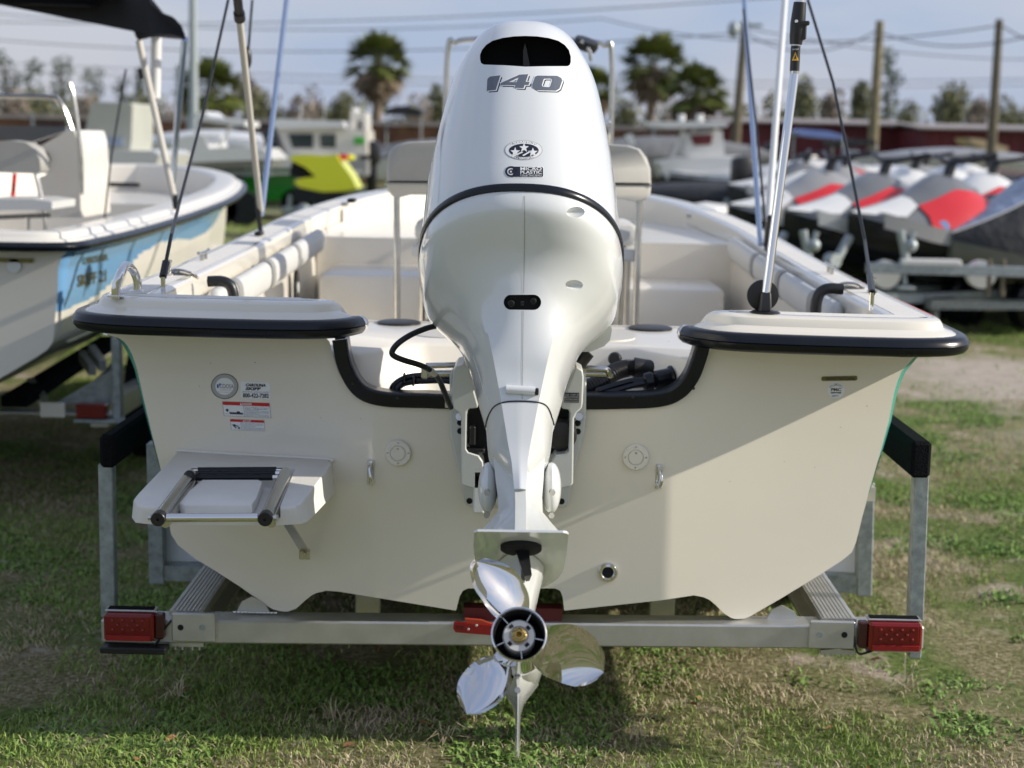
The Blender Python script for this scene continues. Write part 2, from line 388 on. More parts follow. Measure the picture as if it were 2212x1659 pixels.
# decals
def TR(pts, s=0): return pts
D1 = [[(1054, 170), (1059, 166), (1081, 163.5), (1071, 195), (1052, 196.5), (1059, 174), (1053, 175)]]
D4 = [[(1122, 162), (1141, 161), (1131, 191), (1112, 190), (1116, 178), (1121, 168)], [(1082, 180), (1122, 162), (1121, 168), (1099, 178), (1116, 178), (1114, 184.5), (1082, 184)], [(1135.5, 177.5), (1144, 177.5), (1142, 184), (1133.3, 184)]]
DO = [(1161, 164), (1203, 164.5), (1212, 169), (1214, 175), (1208, 192), (1201, 196.5), (1160, 195.5), (1151, 190), (1150, 183), (1156, 166)]
DI = [(1176, 170.5), (1189, 170.5), (1192, 172), (1192, 175), (1188, 187), (1185, 189), (1173, 188), (1170.5, 186), (1170.5, 183), (1174, 172)]
def sh(pp, dx, dy): return [[(x + dx, y + dy) for x, y in p] for p in pp]
def zero(): n = len(DO); return [[DO[k], DO[(k + 1) % n], DI[(k + 1) % n], DI[k]] for k in range(n)]
for k, (dx, dy, m, of) in enumerate(((4.2, 3.4, ink, .0004), (2.2, 1.8, white, .0008), (-1.5, -1.3, white, .0009), (1.5, -1., white, .00085), (0, 0, slate, .0014))):
    decal('horsepower_decal', m, MOT, Tm, sh(D1 + D4 + zero(), dx, dy), of)
es = decal('emission_sticker', grayink, MOT, Tm, [circ(1131, 324.5, 41, 21.5, 32)], .0006)
decal('sticker_field', white, es, Tm, [circ(1131, 324.5, 39.5, 20.3, 32)], .0009).location = (0, 0, 0)
decal('sticker_field', ink, es, Tm, [circ(1131.5, 325.5, 32, 14.5, 32)], .0012).location = (0, 0, 0)
def star(cx, cy, r): return [(cx + (r if k % 2 == 0 else r * .42) * sin(pi * k / 5), cy - .95 * (r if k % 2 == 0 else r * .42) * cos(pi * k / 5)) for k in range(10)]
decal('sticker_stars', white, es, Tm, [star(1132, 320, 11), star(1113, 329, 11), star(1151, 330, 11)] + [[(1104, 338), (1128, 328), (1130, 330), (1108, 340)], [(1128, 336), (1146, 326), (1148, 328), (1131, 338)]], .0015).location = (0, 0, 0)
for s_, a0, a1, rx, ry in (('ULTRA•LOW', 140, 42, 36, 17.5), ('EMISSION', 235, 305, 36, 18.2)):
    o = text('sticker_lettering', s_, ink, es, Tm, 0, 0, 0, 0, .01, arc=(1131, 324.5, rx, ry, a0, a1, .21))
    if o: o.location = (0, 0, 0)
ms = decal('recycling_sticker', white, MOT, Tm, [[(1100, 358), (1172, 360), (1174.5, 362), (1174.5, 382), (1172, 384), (1100, 384)], circ(1104, 371, 14, 13, 24)], .0006, 2)
decal('sticker_field', ink, ms, Tm, [[(1108, 360), (1171, 361.5), (1173, 363.5), (1173, 381), (1171, 382.6), (1108, 382.6)]] + ringpolys(1104, 371, 13, 8.2, 24, .92) + ringpolys(1104, 371, 5.5, 2.3, 18, .92), .0009).location = (0, 0, 0)
for s_, b in (('MICRO', (1124, 361.5, 1170, 368.5)), ('PLASTIC', (1124, 369.2, 1170, 376)), ('COLLECTING DEVICE', (1124, 377.5, 1170, 381.5))):
    o = text('sticker_lettering', s_, white, ms, Tm, *b, .02 if b[3] < 378 else .0, off=.0013)
    if o: o.location = (0, 0, 0)
# lower unit ------------------------------------------------------
def Lp(pts, h): return [ML(x, y, h) for x, y in pts]
HP = -.565
rb = MB()
rb.loft([[ML(xc(h) + x * (w if abs(x) > .3 else .075), y0 + y * d, h) for x, y in ((-1, .45), (-.75, .30), (-.5, .17), (-.165, .07), (-.16, 0), (.16, 0), (.165, .07), (.5, .17), (.75, .30), (1, .45), (.9, 2.6), (.0, 3.2), (-.9, 2.6))] for h, w, d, y0 in
   ((-.30, .060, .10, -.37), (-.36, .056, .10, -.385), (-.42, .050, .12, -.432), (-.46, .050, .14, -.462), (-.495, .069, .15, -.50), (-.53, .088, .16, -.545), (-.553, .096, .16, -.582), (-.563, .098, .15, -.595))])
rb.build('drive_shaft_housing', pearl2, MOT, ang=28)
# side mount covers
for s_ in (-1, 1):
    c = np.array(P(1057 if s_ < 0 else 1188, 1062, -.60)); R_ = np.array([[1, 0, 0], [0, TC, TS], [0, -TS, TC]])
    m_ = MB().ell(c + (s_ * .004, .04, 0), (.024, .06, .062), 20, 14, rot=R_).build('mount_cover', pearl, MOT)
    MB().lathe([(.0075, .012), (.0075, -.004), (.0001, -.004)], c + (s_ * .004, -.062, .012), (0, 1, 0), 6).build('bolt', steel, m_, wb=False)
    MB().lathe([(.0075, .012), (.0075, -.004), (.0001, -.004)], c + (s_ * .004, -.045, -.046), (0, 1, 0), 6).build('bolt', steel, m_, wb=False)
pw = .098
x0 = xc(HP)
plan = [(-.097, -.60), (-.090, -.608), (.090, -.612), (.097, -.608), (.101, -.598), (.102, -.45), (.100, -.32), (.090, -.24), (.068, -.17), (.035, -.125), (0, -.115), (-.035, -.125), (-.068, -.17), (-.090, -.24), (-.100, -.32), (-.101, -.50)]
MB().prism([ML(x0 + x, y, HP) for x, y in plan], [ML(x0 + x, y, HP - .005) for x, y in plan]).build('ventilation_plate', pearl, MOT, ang=30)
# strut under the plate, gearcase and skeg
def foil(h, ya, yb, w): return [ML(xc(h) + w * sin(pi * t) * s_, lerp(ya, yb, t), h) for s_, ts in ((1, np.linspace(0.02, .98, 9)), (-1, np.linspace(.98, .02, 9))) for t in ts]
MB().loft([foil(-.572, -.50, -.12, .058), foil(-.62, -.49, -.14, .046), (foil(-.68, -.48, -.16, .034)), foil(-.76, -.47, -.17, .034)]).build('strut', pearl, MOT)
HG = MH(1123, 1375, -.64)[1]; gx = xc(HG)
axv = ML(0, -1, 0) - ML(0, 0, 0); gc = ML(gx, -.60, HG)                # towards the camera
MB().lathe([(.001, -.50), (.018, -.49), (.036, -.45), (.050, -.36), (.055, -.24), (.054, -.12), (.051, -.105), (.001, -.104)], gc, axv, 32).build('gearcase', pearl, MOT)
def skr(h, ya, yb, w): return [ML(xc(h) + x * w, lerp(ya, yb, t), h) for x, t in ((-.15, 0), (-.8, .3), (-1, .6), (-.4, .95), (0, 1), (.4, .95), (1, .6), (.8, .3), (.15, 0))]
MB().loft([skr(-.83, -.50, -.17, .046), skr(-.85, -.50, -.18, .032), skr(-.875, -.50, -.21, .015), skr(-.905, -.50, -.25, .0065), skr(-.95, -.50, -.32, .0052), (skr(-1.005, -.495, -.40, .0045)), skr(-1.012, -.48, -.42, .003)]).build('skeg', pearl, MOT, ang=50)
w_ = MB(); 
for t in (0, 1):
    w_.add([ML(gx, -.48, HG - .05), ML(gx, -.30, HG - .05), ML(gx + .05 * (1 if t else -.45), -.42, HG - .085), ML(gx, -.44, HG - .12)], [(0, 1, 2), (0, 2, 3), (1, 2, 3)])
for t, hh in ((0, -.052), (1, -.083)): MB().lathe([(.0065, .01), (.0065, -.003), (.0001, -.003)], ML(gx - .001, -.505, HG + hh), -axv, 6).build('drain_bolt', steel, MOT)
# anode and trim tab
an = MB().lathe([(.0445, 0), (.0445, .009), (.040, .012), (.001, .012)], ML(x0 + .002, -.505, HP - .005), ML(0, 0, -1) - ML(0, 0, 0), 30).build('anode', blkm, MOT)
tt = MB().prism([ML(x0 + x, y, h) for x, y, h in ((-.012, -.51, HP - .01), (.018, -.51, HP - .01), (.026, -.53, HP - .075), (.010, -.535, HP - .08))],
               [ML(x0 + x, y, h) for x, y, h in ((-.006, -.44, HP - .01), (.014, -.44, HP - .01), (.022, -.46, HP - .07), (.014, -.46, HP - .072))]).build('trim_tab', blk, MOT)
MB().box(P(1113, 1197, -.74), (.022, .012, .02), bev=.002).build('water_inlet', blkm, MOT)
# propeller -------------------------------------------------------
A3 = axv / np.linalg.norm(axv); XX = np.array([1., 0, 0]); ZZ = np.cross(XX, A3); ZZ = ZZ if ZZ[2] > 0 else -ZZ
hubc = ML(gx, -.655, HG)
prop = MB(); 
bar_ = MB().lathe([(.0535, -.135), (.055, -.10), (.0545, -.03), (.0565, 0.006), (.0535, .008), (.0505, 0.002), (.0495, -.07), (.020, -.075)], hubc, A3, 48).build('propeller_hub', chrome, MOT)
MB().lathe([(.0492, .0), (.049, -.068), (.0001, -.069)], hubc, A3, 40, capa=False).build('exhaust_bore', blkm, bar_, wb=False)
MB().lathe([(.0335, -.06), (.0335, -.012), (.031, -.008), (.020, -.008), (.0195, -.014), (.001, -.014)], hubc, A3, 32).build('thrust_washer', anode, bar_, wb=False)
nt_ = MB(); nt_.lathe([(.0155, -.025), (.0155, -.003), (.012, .0), (.0085, .0), (.0085, .003), (.0085, .005), (.006, .005), (.0055, -.004), (.001, -.008)], hubc, A3, 12)
for k in range(6):
    a = 2 * pi * k / 6; nt_.box(hubc + A3 * .001 + .0125 * (cos(a) * XX + sin(a) * ZZ), (.004, .006, .008), np.column_stack([cos(a) * XX + sin(a) * ZZ, A3, -sin(a) * XX + cos(a) * ZZ]), bev=.0008)
nt_.build('castle_nut', brass, bar_, wb=False)
for k in range(5):
    rbm = MB(); a = radians(90 + 8 + 72 * k) + pi; rbm.box(hubc + A3 * -.03 + .0415 * (cos(a) * XX + sin(a) * ZZ), (.018, .05, .002), np.column_stack([cos(a) * XX + sin(a) * ZZ, A3, -sin(a) * XX + cos(a) * ZZ]))
    rbm.build('hub_rib', steel, bar_, wb=False)
sl = MB()
for k in range(4):
    a = radians(42 + 90 * k); sl.box(hubc + A3 * -.0072 + .0245 * (cos(a) * XX + sin(a) * ZZ), (.007, .0012, .009), np.column_stack([cos(a) * XX + sin(a) * ZZ, A3, -sin(a) * XX + cos(a) * ZZ]))
sl.build('washer_slot', blkm, bar_, wb=False)
BR = [(.045, 32, -36, 0), (.065, 33, -35, 0), (.085, 31, -33, 0), (.105, 28, -29.5, 0), (.125, 24.5, -25, 1), (.145, 19.5, -20.5, 2), (.162, 14, -14.5, 3), (.174, 9.5, -8.5, 4), (.181, 5.2, -4, 4.6), (.1835, 2, -1, 5)]
def blade(c0, skew):
    b = MB(); ns = 15; rings = []; rows = cr(BR, 26); back = []
    for r, hi, lo, sk in rows:
        fr = []; bk = []
        for j in range(ns):
            t = j / (ns - 1); th = lerp(lo, hi, t) + sk * skew; a = radians(c0 + th)
            rake = -.075 + (r - .05) * .30; cup = .010 * (max(0, t - .75) / .25) ** 2
            z = .078 * radians(th) + rake + cup - .010 * sin(pi * t) * (r / .12) + .006 * sin(pi * min(1, r / .18))
            th_ = .0045 * sin(pi * t) * (1 - r / .2) + .0012
            q = hubc + r * (cos(a) * XX + sin(a) * ZZ); fr.append(q + A3 * z); bk.append(q + A3 * (z - th_))
        rings.append(fr + bk[::-1])
    return b.loft(rings)
for c0, sk in ((109, 2.0), (-14, -1.2), (233, .6)):
    o = blade(c0, sk).build('propeller_blade', chrome, MOT, ang=60)
# clamp brackets and behind them --------------------------------------
T0 = -.03
def slab(n, pts, y0, y1, m, par=MOT, bv=0.):
    o = MB().px(pts, y0, y1).build(n, m, par, ang=30)
    if bv:
        md = o.modifiers.new('bev', 'BEVEL'); md.width = bv; md.segments = 2; md.limit_method = 'ANGLE'; md.angle_limit = radians(40)
        me = bpy.data.meshes.new_from_object(o.evaluated_get(bpy.context.evaluated_depsgraph_get())); o.modifiers.clear(); o.data = me
    return o
LB = [(971, 812), (975, 800), (985, 795), (1060, 795), (1060, 1097), (1022, 1098), (1004, 1091), (998, 1045), (985, 1000), (972, 940)]
RBk = [(1267, 820), (1263, 802), (1254, 792), (1180, 792), (1180, 1098), (1222, 1097), (1229, 1088), (1234, 1045), (1247, 990), (1262, 935), (1266, 900)]
bl = slab('bracket_plate', LB, -.045, -.005, pearl2, bv=.004); br_ = slab('bracket_plate', RBk, -.045, -.005, pearl2, bv=.004)
LF = [(979, 800), (985, 792), (1002, 787), (1012, 795), (1024, 845), (1033, 878), (1030, 882), (1014, 883), (1008, 890), (1007, 970), (1011, 977), (1033, 984), (1043, 998), (1046, 1020), (1046, 1056), (1026, 1056), (998, 1048), (996, 1040), (996, 905), (992, 893), (980, 882), (978, 870)]
RF = [(1261, 815), (1259, 800), (1244, 792), (1235, 815), (1222, 850), (1212, 878), (1215, 884), (1228, 885), (1231, 893), (1228, 975), (1224, 980), (1200, 983), (1191, 996), (1189, 1020), (1190, 1058), (1206, 1058), (1234, 1050), (1238, 1044), (1240, 905), (1246, 892), (1257, 882), (1259, 870)]
slab('clamp_bracket', LF, -.22, -.05, pearl2, bv=.005); slab('clamp_bracket', RF, -.22, -.05, pearl2, bv=.005)
MB().px([(1012, 880), (1060, 880), (1060, 1040), (1012, 985)], -.14, -.08).build('tilt_unit', blkm, MOT); MB().px([(1190, 880), (1232, 880), (1230, 985), (1190, 1040)], -.14, -.08).build('tilt_unit', blkm, MOT)
MB().lathe([(.042, .1), (.042, 0), (.036, -.01), (.01, -.014)], P(1212, 940, -.18), (0, 1, 0), 24).build('tilt_motor', blk, MOT)
MB().box(P(1027, 972, -.2), (.05, .03, .012), bev=.003).box(P(1021, 940, -.2), (.016, .03, .05), bev=.003).build('tilt_reservoir', blk, MOT)
MB().tube([P(1040, 1080, -.13), P(1200, 1083, -.13)], .02, 16).build('tilt_tube', pearl2, MOT)
MB().box(P(1035, 1060, -.20), (.03, .04, .115), bev=.004).box(P(1035, 1090, -.17), (.028, .04, .04), bev=.004).build('trim_sender', pearl, MOT)
for x, y in ((994, 913), (994, 931), (1248, 914), (1248, 932), (1014, 1082), (1213, 1083)):
    MB().lathe([(.0085, 0), (.0085, -.0012), (.001, -.0012)], P(x, y, -.045), (0, 1, 0), 14).build('bracket_hole', blkm, MOT)
for x, y in ((993, 902), (1250, 902)):
    MB().lathe([(.011, 0), (.011, -.012), (.007, -.012), (.007, -.028), (.001, -.028)], P(x, y - 2, -.045), (0, 1, -.2), 8).build('bracket_bolt', steel, MOT)
sp = MB().box(P(1235, 859, -.222), (.038, .0015, .026)).build('serial_plate', ink, MOT)
Ts = bvh(sp)
for k, s_ in enumerate(('CE 140 B', 'MAX POWER', 'OUTBOARD', 'MADE IN JAPAN')):
    o = text('plate_lettering', s_, grayink, sp, Ts, 1220, 851 + k * 5, 1250, 854.5 + k * 5, 0.01)
    if o: o.location = (0, 0, 0)
# grey pan showing below the cowl on the right, steering tube, hoses
MB().prism([P(x, y, -.22) for x, y in ((1318, 700), (1322, 712), (1318, 735), (1305, 748), (1275, 760), (1258, 760), (1262, 740), (1290, 715))], [P(x, y, -.05) for x, y in ((1318, 700), (1322, 712), (1318, 735), (1305, 748), (1275, 760), (1240, 760), (1250, 735), (1290, 715))]).build('lower_pan', pearl2, MOT)
MB().tube([P(1270, 760, -.1), P(1258, 775, -.1), P(1250, 785, -.1)], .02, 14).build('steering_shaft', blk, MOT)
MB().tube([P(915, 808, -.02), P(1000, 806, -.02)], .010, 12).build('tilt_tube', steel, MOT); MB().tube([P(1250, 806, -.02), P(1312, 808, -.02)], .010, 12).build('tilt_tube', steel, MOT)
MB().tube([P(1250, 795, -.05), P(1300, 797, -.05), P(1312, 800, -.04), P(1318, 812, -.03)], .0085, 10, smooth=14).ell(P(1318, 812, -.03), (.009, .009, .009)).build('steering_link', steel, MOT)
MB().tube([P(920, 790, -.03), P(1000, 788, -.03)], .008, 10).box(P(918, 806, -.04), (.02, .02, .03), bev=.004).build('steering_link', steel, MOT)
hp = [(948, 704, -.25), (925, 708, -.3), (890, 722, -.34), (862, 740, -.36), (848, 757, -.36), (850, 768, -.36), (872, 778, -.35), (905, 788, -.32), (930, 800, -.28), (948, 820, -.22), (958, 842, -.18), (966, 862, -.14), (974, 880, -.1)]
MB().tube([P(*q) for q in hp], .0075, 12, smooth=70).build('rigging_hose', rubber, MOT)
MB().tube([P(928, 798.5, -.285), P(939, 808, -.255)], .0085, 12).build('hose_clamp', anode, MOT)
MB().lathe([(.009, 0), (.009, .03), (.006, .034)], P(968, 880, -.1), (0, 0, 1), 10).build('hose_fitting', steel, MOT)
# ================================================================ the skiff on its trailer
BO = thing('skiff_boat', 'cream open skiff with teal sides and black rub rail, stern towards the viewer in front', 'boat', (0, 2, .5))
ZR = lambda x: 1.203 - .0085 * x                                       # rub rail height across the stern
RO = [(2010, 765), (1996, 766), (1982, 768), (1972, 774), (1961, 787), (1947, 804), (1939, 823), (1931, 850), (1920, 910), (1904, 970), (1875, 1068), (1862, 1118), (1855, 1148), (1849, 1172), (1840, 1193), (1821, 1209), (1772, 1241), (1690, 1291), (1619, 1332), (1608, 1336), (1597, 1337), (1588, 1337), (1580, 1335), (1564, 1325), (1545, 1306), (1533, 1296), (1520, 1290), (1499, 1286), (1426, 1297), (1219, 1319)]
LO = [(232, 724), (245, 727), (258, 731), (268, 738), (276, 748), (285, 765), (291, 781), (297, 800), (310, 860), (325, 925), (345, 1005), (355, 1050), (363, 1120), (370, 1155), (385, 1178), (423, 1208), (464, 1232), (518, 1267), (579, 1310), (590, 1316), (601, 1319), (612, 1321), (622, 1321), (639, 1315), (664, 1293), (673, 1286), (683, 1281), (705, 1276), (732, 1278), (985, 1319)]
XCR = .41
def PT(px, py):
    Y = 0.
    for _ in range(5):
        p = P(px, py, Y); Y = max(0, abs(p[0]) - XCR) * .21
    return P(px, py, Y)
CX = 1124
def colz(px):
    bot = np.interp(px, [q[0] for q in LO] + [993, 1000, 1011, 1199, 1210, 1215] + [q[0] for q in RO][::-1], [q[1] for q in LO] + [1288, 1276, 1271, 1271, 1276, 1288] + [q[1] for q in RO][::-1])
    top = np.interp(px, [232, 300, 500, 700, 712, 722, 735, 752, 780, 815, 870, 975, 1262, 1400, 1440, 1480, 1500, 1515, 1525, 1535, 1545, 1620, 1780, 2010], [712, 714, 724, 726, 738, 780, 812, 838, 856, 865, 866, 869, 872, 869, 863, 846, 825, 800, 775, 752, 734, 740, 745, 747])
    return top, bot
xs = sorted(set(list(np.linspace(232, 2010, 180)) + [q[0] for q in LO] + [q[0] for q in RO] + [993, 1000, 1011, 1199, 1210, 1215, 712, 752, 1525]))
tv = []; NR = 7
for x in xs:
    t, b = colz(x)
    for k in range(NR): tv.append(PT(x, lerp(t, b, k / (NR - 1))))
tf = [(i * NR + k, i * NR + k + 1, (i + 1) * NR + k + 1, (i + 1) * NR + k) for i in range(len(xs) - 1) for k in range(NR - 1)]
tr = MB().add(tv, tf).build('transom', gel, BO, ang=60)
# hull shell behind the transom: side and bottom sections run forward
SR = [PT(*q) for q in RO]; SL = [PT(*q) for q in LO]
def shell(sec, sgn, beam=1.2):
    st = [(0, 0, 1, 0), (.006, .007, 1, 0), (.018, .017, 1, 0), (.04, .024, 1, 0), (.5, .026, 1, 0), (1.8, .026, 1, 0), (3.2, .0, .985, .01), (4.2, 0, .90, .05), (5.0, 0, .74, .12), (5.6, 0, .50, .22), (5.95, 0, .22, .34)]
    R_ = []; n = len(sec)
    for Y, o, s_, rz in st:
        r = []
        for i, p in enumerate(sec):
            k = i / (n - 1); side = max(0, 1 - i / 14)
            flare = side * (max(0, Y - .035) * .004)
            r.append(np.array([(p[0]) * s_ + sgn * (o * min(1, side * 1.6) + flare), p[1] + Y, p[2] + rz * 1.9 * max(0, k - .15) + .17 * max(0, (Y - .5) / 5.3) ** 1.6 * max(0, 1 - i / 12)]))
        R_.append(r)
    return R_
def split(R_, a, b): return [r[a:b] for r in R_]
for sgn, sec in ((1, SR), (-1, SL)):
    R_ = shell(sec, sgn)
    MB().loft(split(R_, 0, 11 if sgn > 0 else 12), closed=False).build('side_panel', teal, BO, ang=50)
    MB().loft(split(R_, 10 if sgn > 0 else 11, len(sec)), closed=False).build('bottom_shell', gel, BO, ang=50)
# notch trim (black channel over the transom edge)
NT = [(733, 733), (740, 775), (750, 803), (762, 826), (778, 844), (800, 856), (835, 863), (872, 865), (920, 866), (975, 868), (1120, 869), (1262, 869), (1335, 868), (1400, 866), (1440, 860), (1462, 850), (1480, 835), (1497, 810), (1508, 782), (1515, 760), (1520, 742)]
nq = [P(x, y, 0) for x, y in NT]; nq = list(cr(nq, 70))
rg = []
for i, p in enumerate(nq):
    t = nq[min(i + 1, len(nq) - 1)] - nq[max(i - 1, 0)]; t /= np.linalg.norm(t); nn = np.array([-t[2], 0, t[0]]); nn = nn if nn @ np.array([0 - p[0], 0, 1.6 - p[2]]) > 0 else -nn
    h = .019
    rg.append([p + nn * a + np.array([0, y, 0]) for a, y in ((-h, -.008), (h * .8, -.012), (h, -.010), (h + .003, -.004), (h + .003, .052), (h, .056), (-h, .056), (-h, .05), (h - .004, .048), (h - .004, 0), (-h, -.002))])
MB().loft(rg).build('notch_trim', rubber, BO, ang=22)
def screw(p, r=.006, m=steel, par=BO): return MB().lathe([(r, 0), (r * .9, -.0015), (r * .3, -.001), (.0005, -.001)], p, (0, 1, 0), 12).build('screw', m, par)
for x, y in ((858, 853), (1367, 851), (1498, 833), (762, 822)): screw(P(x, y + 6, -.0125), .0045, blk)
# gunwale: one moulding swept round the stern corner and up the side
def gpath(sgn, ymax=5.9):
    e = 1 if sgn > 0 else 1.018
    k = [(.452, .045), (.470, -.005), (.505, -.050), (.56, -.082), (.66, -.10), (.80, -.108), (.95, -.106), (1.05, -.095), (1.125, -.066), (1.172, -.02), (1.193, .05), (1.198, .14), (1.2, .3), (1.205, .6), (1.21, 1.2), (1.21, 2.2), (1.20, 3.2), (1.14, 4.0), (1.03, 4.7), (.86, 5.2), (.62, 5.6), (.35, 5.83), (.0, 5.93)]
    return cr([(sgn * x * e, y) for x, y in k], 150)
def sheer(y): return .0 + .17 * max(0, (y - .6) / 5.3) ** 1.6
def sweep(path, prof, zf, endtaper=None):
    R_ = []; n = len(path)
    for i, p in enumerate(path):
        t = path[min(i + 1, n - 1)] - path[max(i - 1, 0)]; t = t / np.linalg.norm(t); o = np.array([t[1], -t[0]])
        c = np.array([0, 2.5]); o = o if o @ (p - c) > 0 else -o
        s_ = 1.
        R_.append([np.array([p[0] + o[0] * a, p[1] + o[1] * a, zf(p[0], p[1]) + z]) for a, z in prof(i / (n - 1))])
    return R_
zf = lambda x, y: ZR(x) + sheer(y)
CAPP = [(-.006, -.01), (-.006, .016), (-.009, .024), (-.020, .031), (-.034, .035), (-.042, .040), (-.047, .052), (-.053, .060), (-.064, .0655), (-.085, .067), (-.180, .066), (-.192, .063), (-.200, .055), (-.203, .035), (-.206, -.10), (-.212, -.50)]
def capprof(t):
    k = min(1, t / .02); k = sqrt(max(0, 1 - (1 - k) ** 2)); q = []
    for a, z in CAPP:
        if z > -.02: q.append((a * lerp(.55, 1, k) - .0, z * lerp(.45, 1, k)))
        else: q.append((a, z if t > .53 else -.03))
    return q
def railprof(t):
    return [(a * 1.12, z * 1.18) for a, z in [(-.012, .020), (.006, .0205), (.016, .017), (.0225, .008), (.0245, .0015), (.0225, .000), (.0245, -.0015), (.0225, -.011), (.015, -.019), (.004, -.0225), (-.012, -.023)]]
for sgn in (1, -1):
    gp = gpath(sgn)
    MB().loft(sweep(gp, capprof, zf), closed=False).build('gunwale', gel, BO, ang=25)
    R_ = sweep(gp, railprof, zf); MB().loft(R_).build('rub_rail', rubber, BO, ang=60)
    # smooth end wall of the cap and polished end piece of the rail
    r0 = sweep(gp, capprof, zf)[0]; MB().add(r0[:14], [tuple(range(14))]).build('gunwale_end', gel, BO)
    c = np.array([gp[0][0], gp[0][1], zf(gp[0][0], 0)]); MB().lathe([(.023, .0), (.025, .006), (.0245, .026), (.019, .035), (.001, .037)], c + (0, 0, -.001), (gp[0][0] - gp[2][0], gp[0][1] - gp[2][1], 0), 22).build('rail_end_cap', chrome, BO)
    # nonskid patch on top
    def pat(t): return [(-.092, .0675), (-.172, .0668)]
    R_ = sweep(gp, pat, zf)[8:118]; MB().loft(R_, closed=False).build('nonskid_patch', nonskid, BO)
# moulded splash well and aft deck
ZD = 1.125
wl = MB()
top = [(-.90, .19), (-.50, .085), (-.46, .10), (-.325, .30), (-.28, .33), (.28, .33), (.325, .30), (.46, .10), (.50, .085), (.90, .19), (.98, .78), (-.98, .78)]
low = [(-.90, .19), (-.50, .058), (-.45, .058), (-.30, .25), (-.25, .28), (.25, .28), (.30, .25), (.45, .058), (.50, .058), (.90, .19), (.98, .78), (-.98, .78)]
top3 = [np.array((x, y, ZD)) for x, y in top]; r1 = [np.array((x * .985, y - .012, ZD - .012)) if y < .5 else np.array((x, y, ZD - .012)) for x, y in top]; low3 = [np.array((x, y, .99)) for x, y in low]
wl.loft([low3, r1, top3], capa=False).build('aft_deck', gelw, BO, ang=50)
MB().box((0, .17, .985), (1.0, .26, .01)).build('splash_well', gel, BO)
MB().box((0, .79, .88), (1.98, .02, .5)).build('aft_bulkhead', gelw, BO)
for sgn in (-1, 1):
    MB().box((sgn * .62, .42, ZD + .0012), (.006, .66, .002)).build('deck_seam', grayink, BO)
    p = PZ(862 if sgn < 0 else 1405, 699 if sgn < 0 else 711, ZD); MB().lathe([(.07, .0), (.07, .006), (.06, .009), (.001, .009)], p, (0, 0, 1), 30).build('deck_plate', blk, BO)
    MB().lathe([(.10, .0), (.10, .003), (.001, .003)], (sgn * .24, .52, ZD), (0, 0, 1), 30).build('well_hatch', gelw, BO)
# inner sides, sole, forward deck
for sgn in (1, -1):
    gp = gpath(sgn); R_ = []
    for p in gp[79:128:3]:
        z = zf(*p); xi = p[0] - sgn * .215 * (1 if p[1] < 4.6 else .8); R_.append([np.array((xi, p[1] - (.0 if p[1] < 4.6 else .1), z - .02)), np.array((xi - sgn * .01, p[1], z - .16)), np.array((xi - sgn * .012, p[1], .70))])
    MB().loft(R_, closed=False).build('inner_side', gelw, BO, ang=30)
MB().box((0, 3.0, .70), (2.1, 5.4, .04)).build('cockpit_sole', gelw, BO)
def plan(y0, y1, inset, z, n=16):
    gr = gpath(1); ys = np.linspace(y0, y1, n); xr = [np.interp(y, gr[:, 1], gr[:, 0]) - inset for y in ys]
    return [np.array((-x, y, z)) for x, y in zip(xr, ys)] + [np.array((x, y, z)) for x, y in zip(xr[::-1], ys[::-1])]
A = plan(3.15, 5.55, .21, 1.245); Bq = plan(3.15, 5.55, .21, .72); MB().prism(A, Bq).build('forward_deck', gelw, BO, ang=30)
A = plan(3.15, 5.72, .20, 1.245); A2 = [a + np.array((0, 0, .16)) for a in A]; 
bl0 = plan(3.9, 5.74, .195, 1.24); MB().loft([bl0, [np.array((p[0], p[1], zf(p[0], p[1]) + .05)) for p in bl0]], closed=False).build('bow_liner', gelw, BO)
MB().box((-.62, 2.86, .92), (.58, .56, .40), bev=.03).build('deck_step', gelw, BO)
MB().box((.64, 2.9, .90), (.5, .5, .36), bev=.03).build('deck_step', gelw, BO)
MB().box((-.05, 3.75, 1.252), (.95, .75, .02), bev=.008).build('deck_hatch', gelw, BO)
for x in (-.32, .2): MB().box((x, 3.39, 1.262), (.05, .03, .012), bev=.004).build('hatch_hinge', steel, BO)
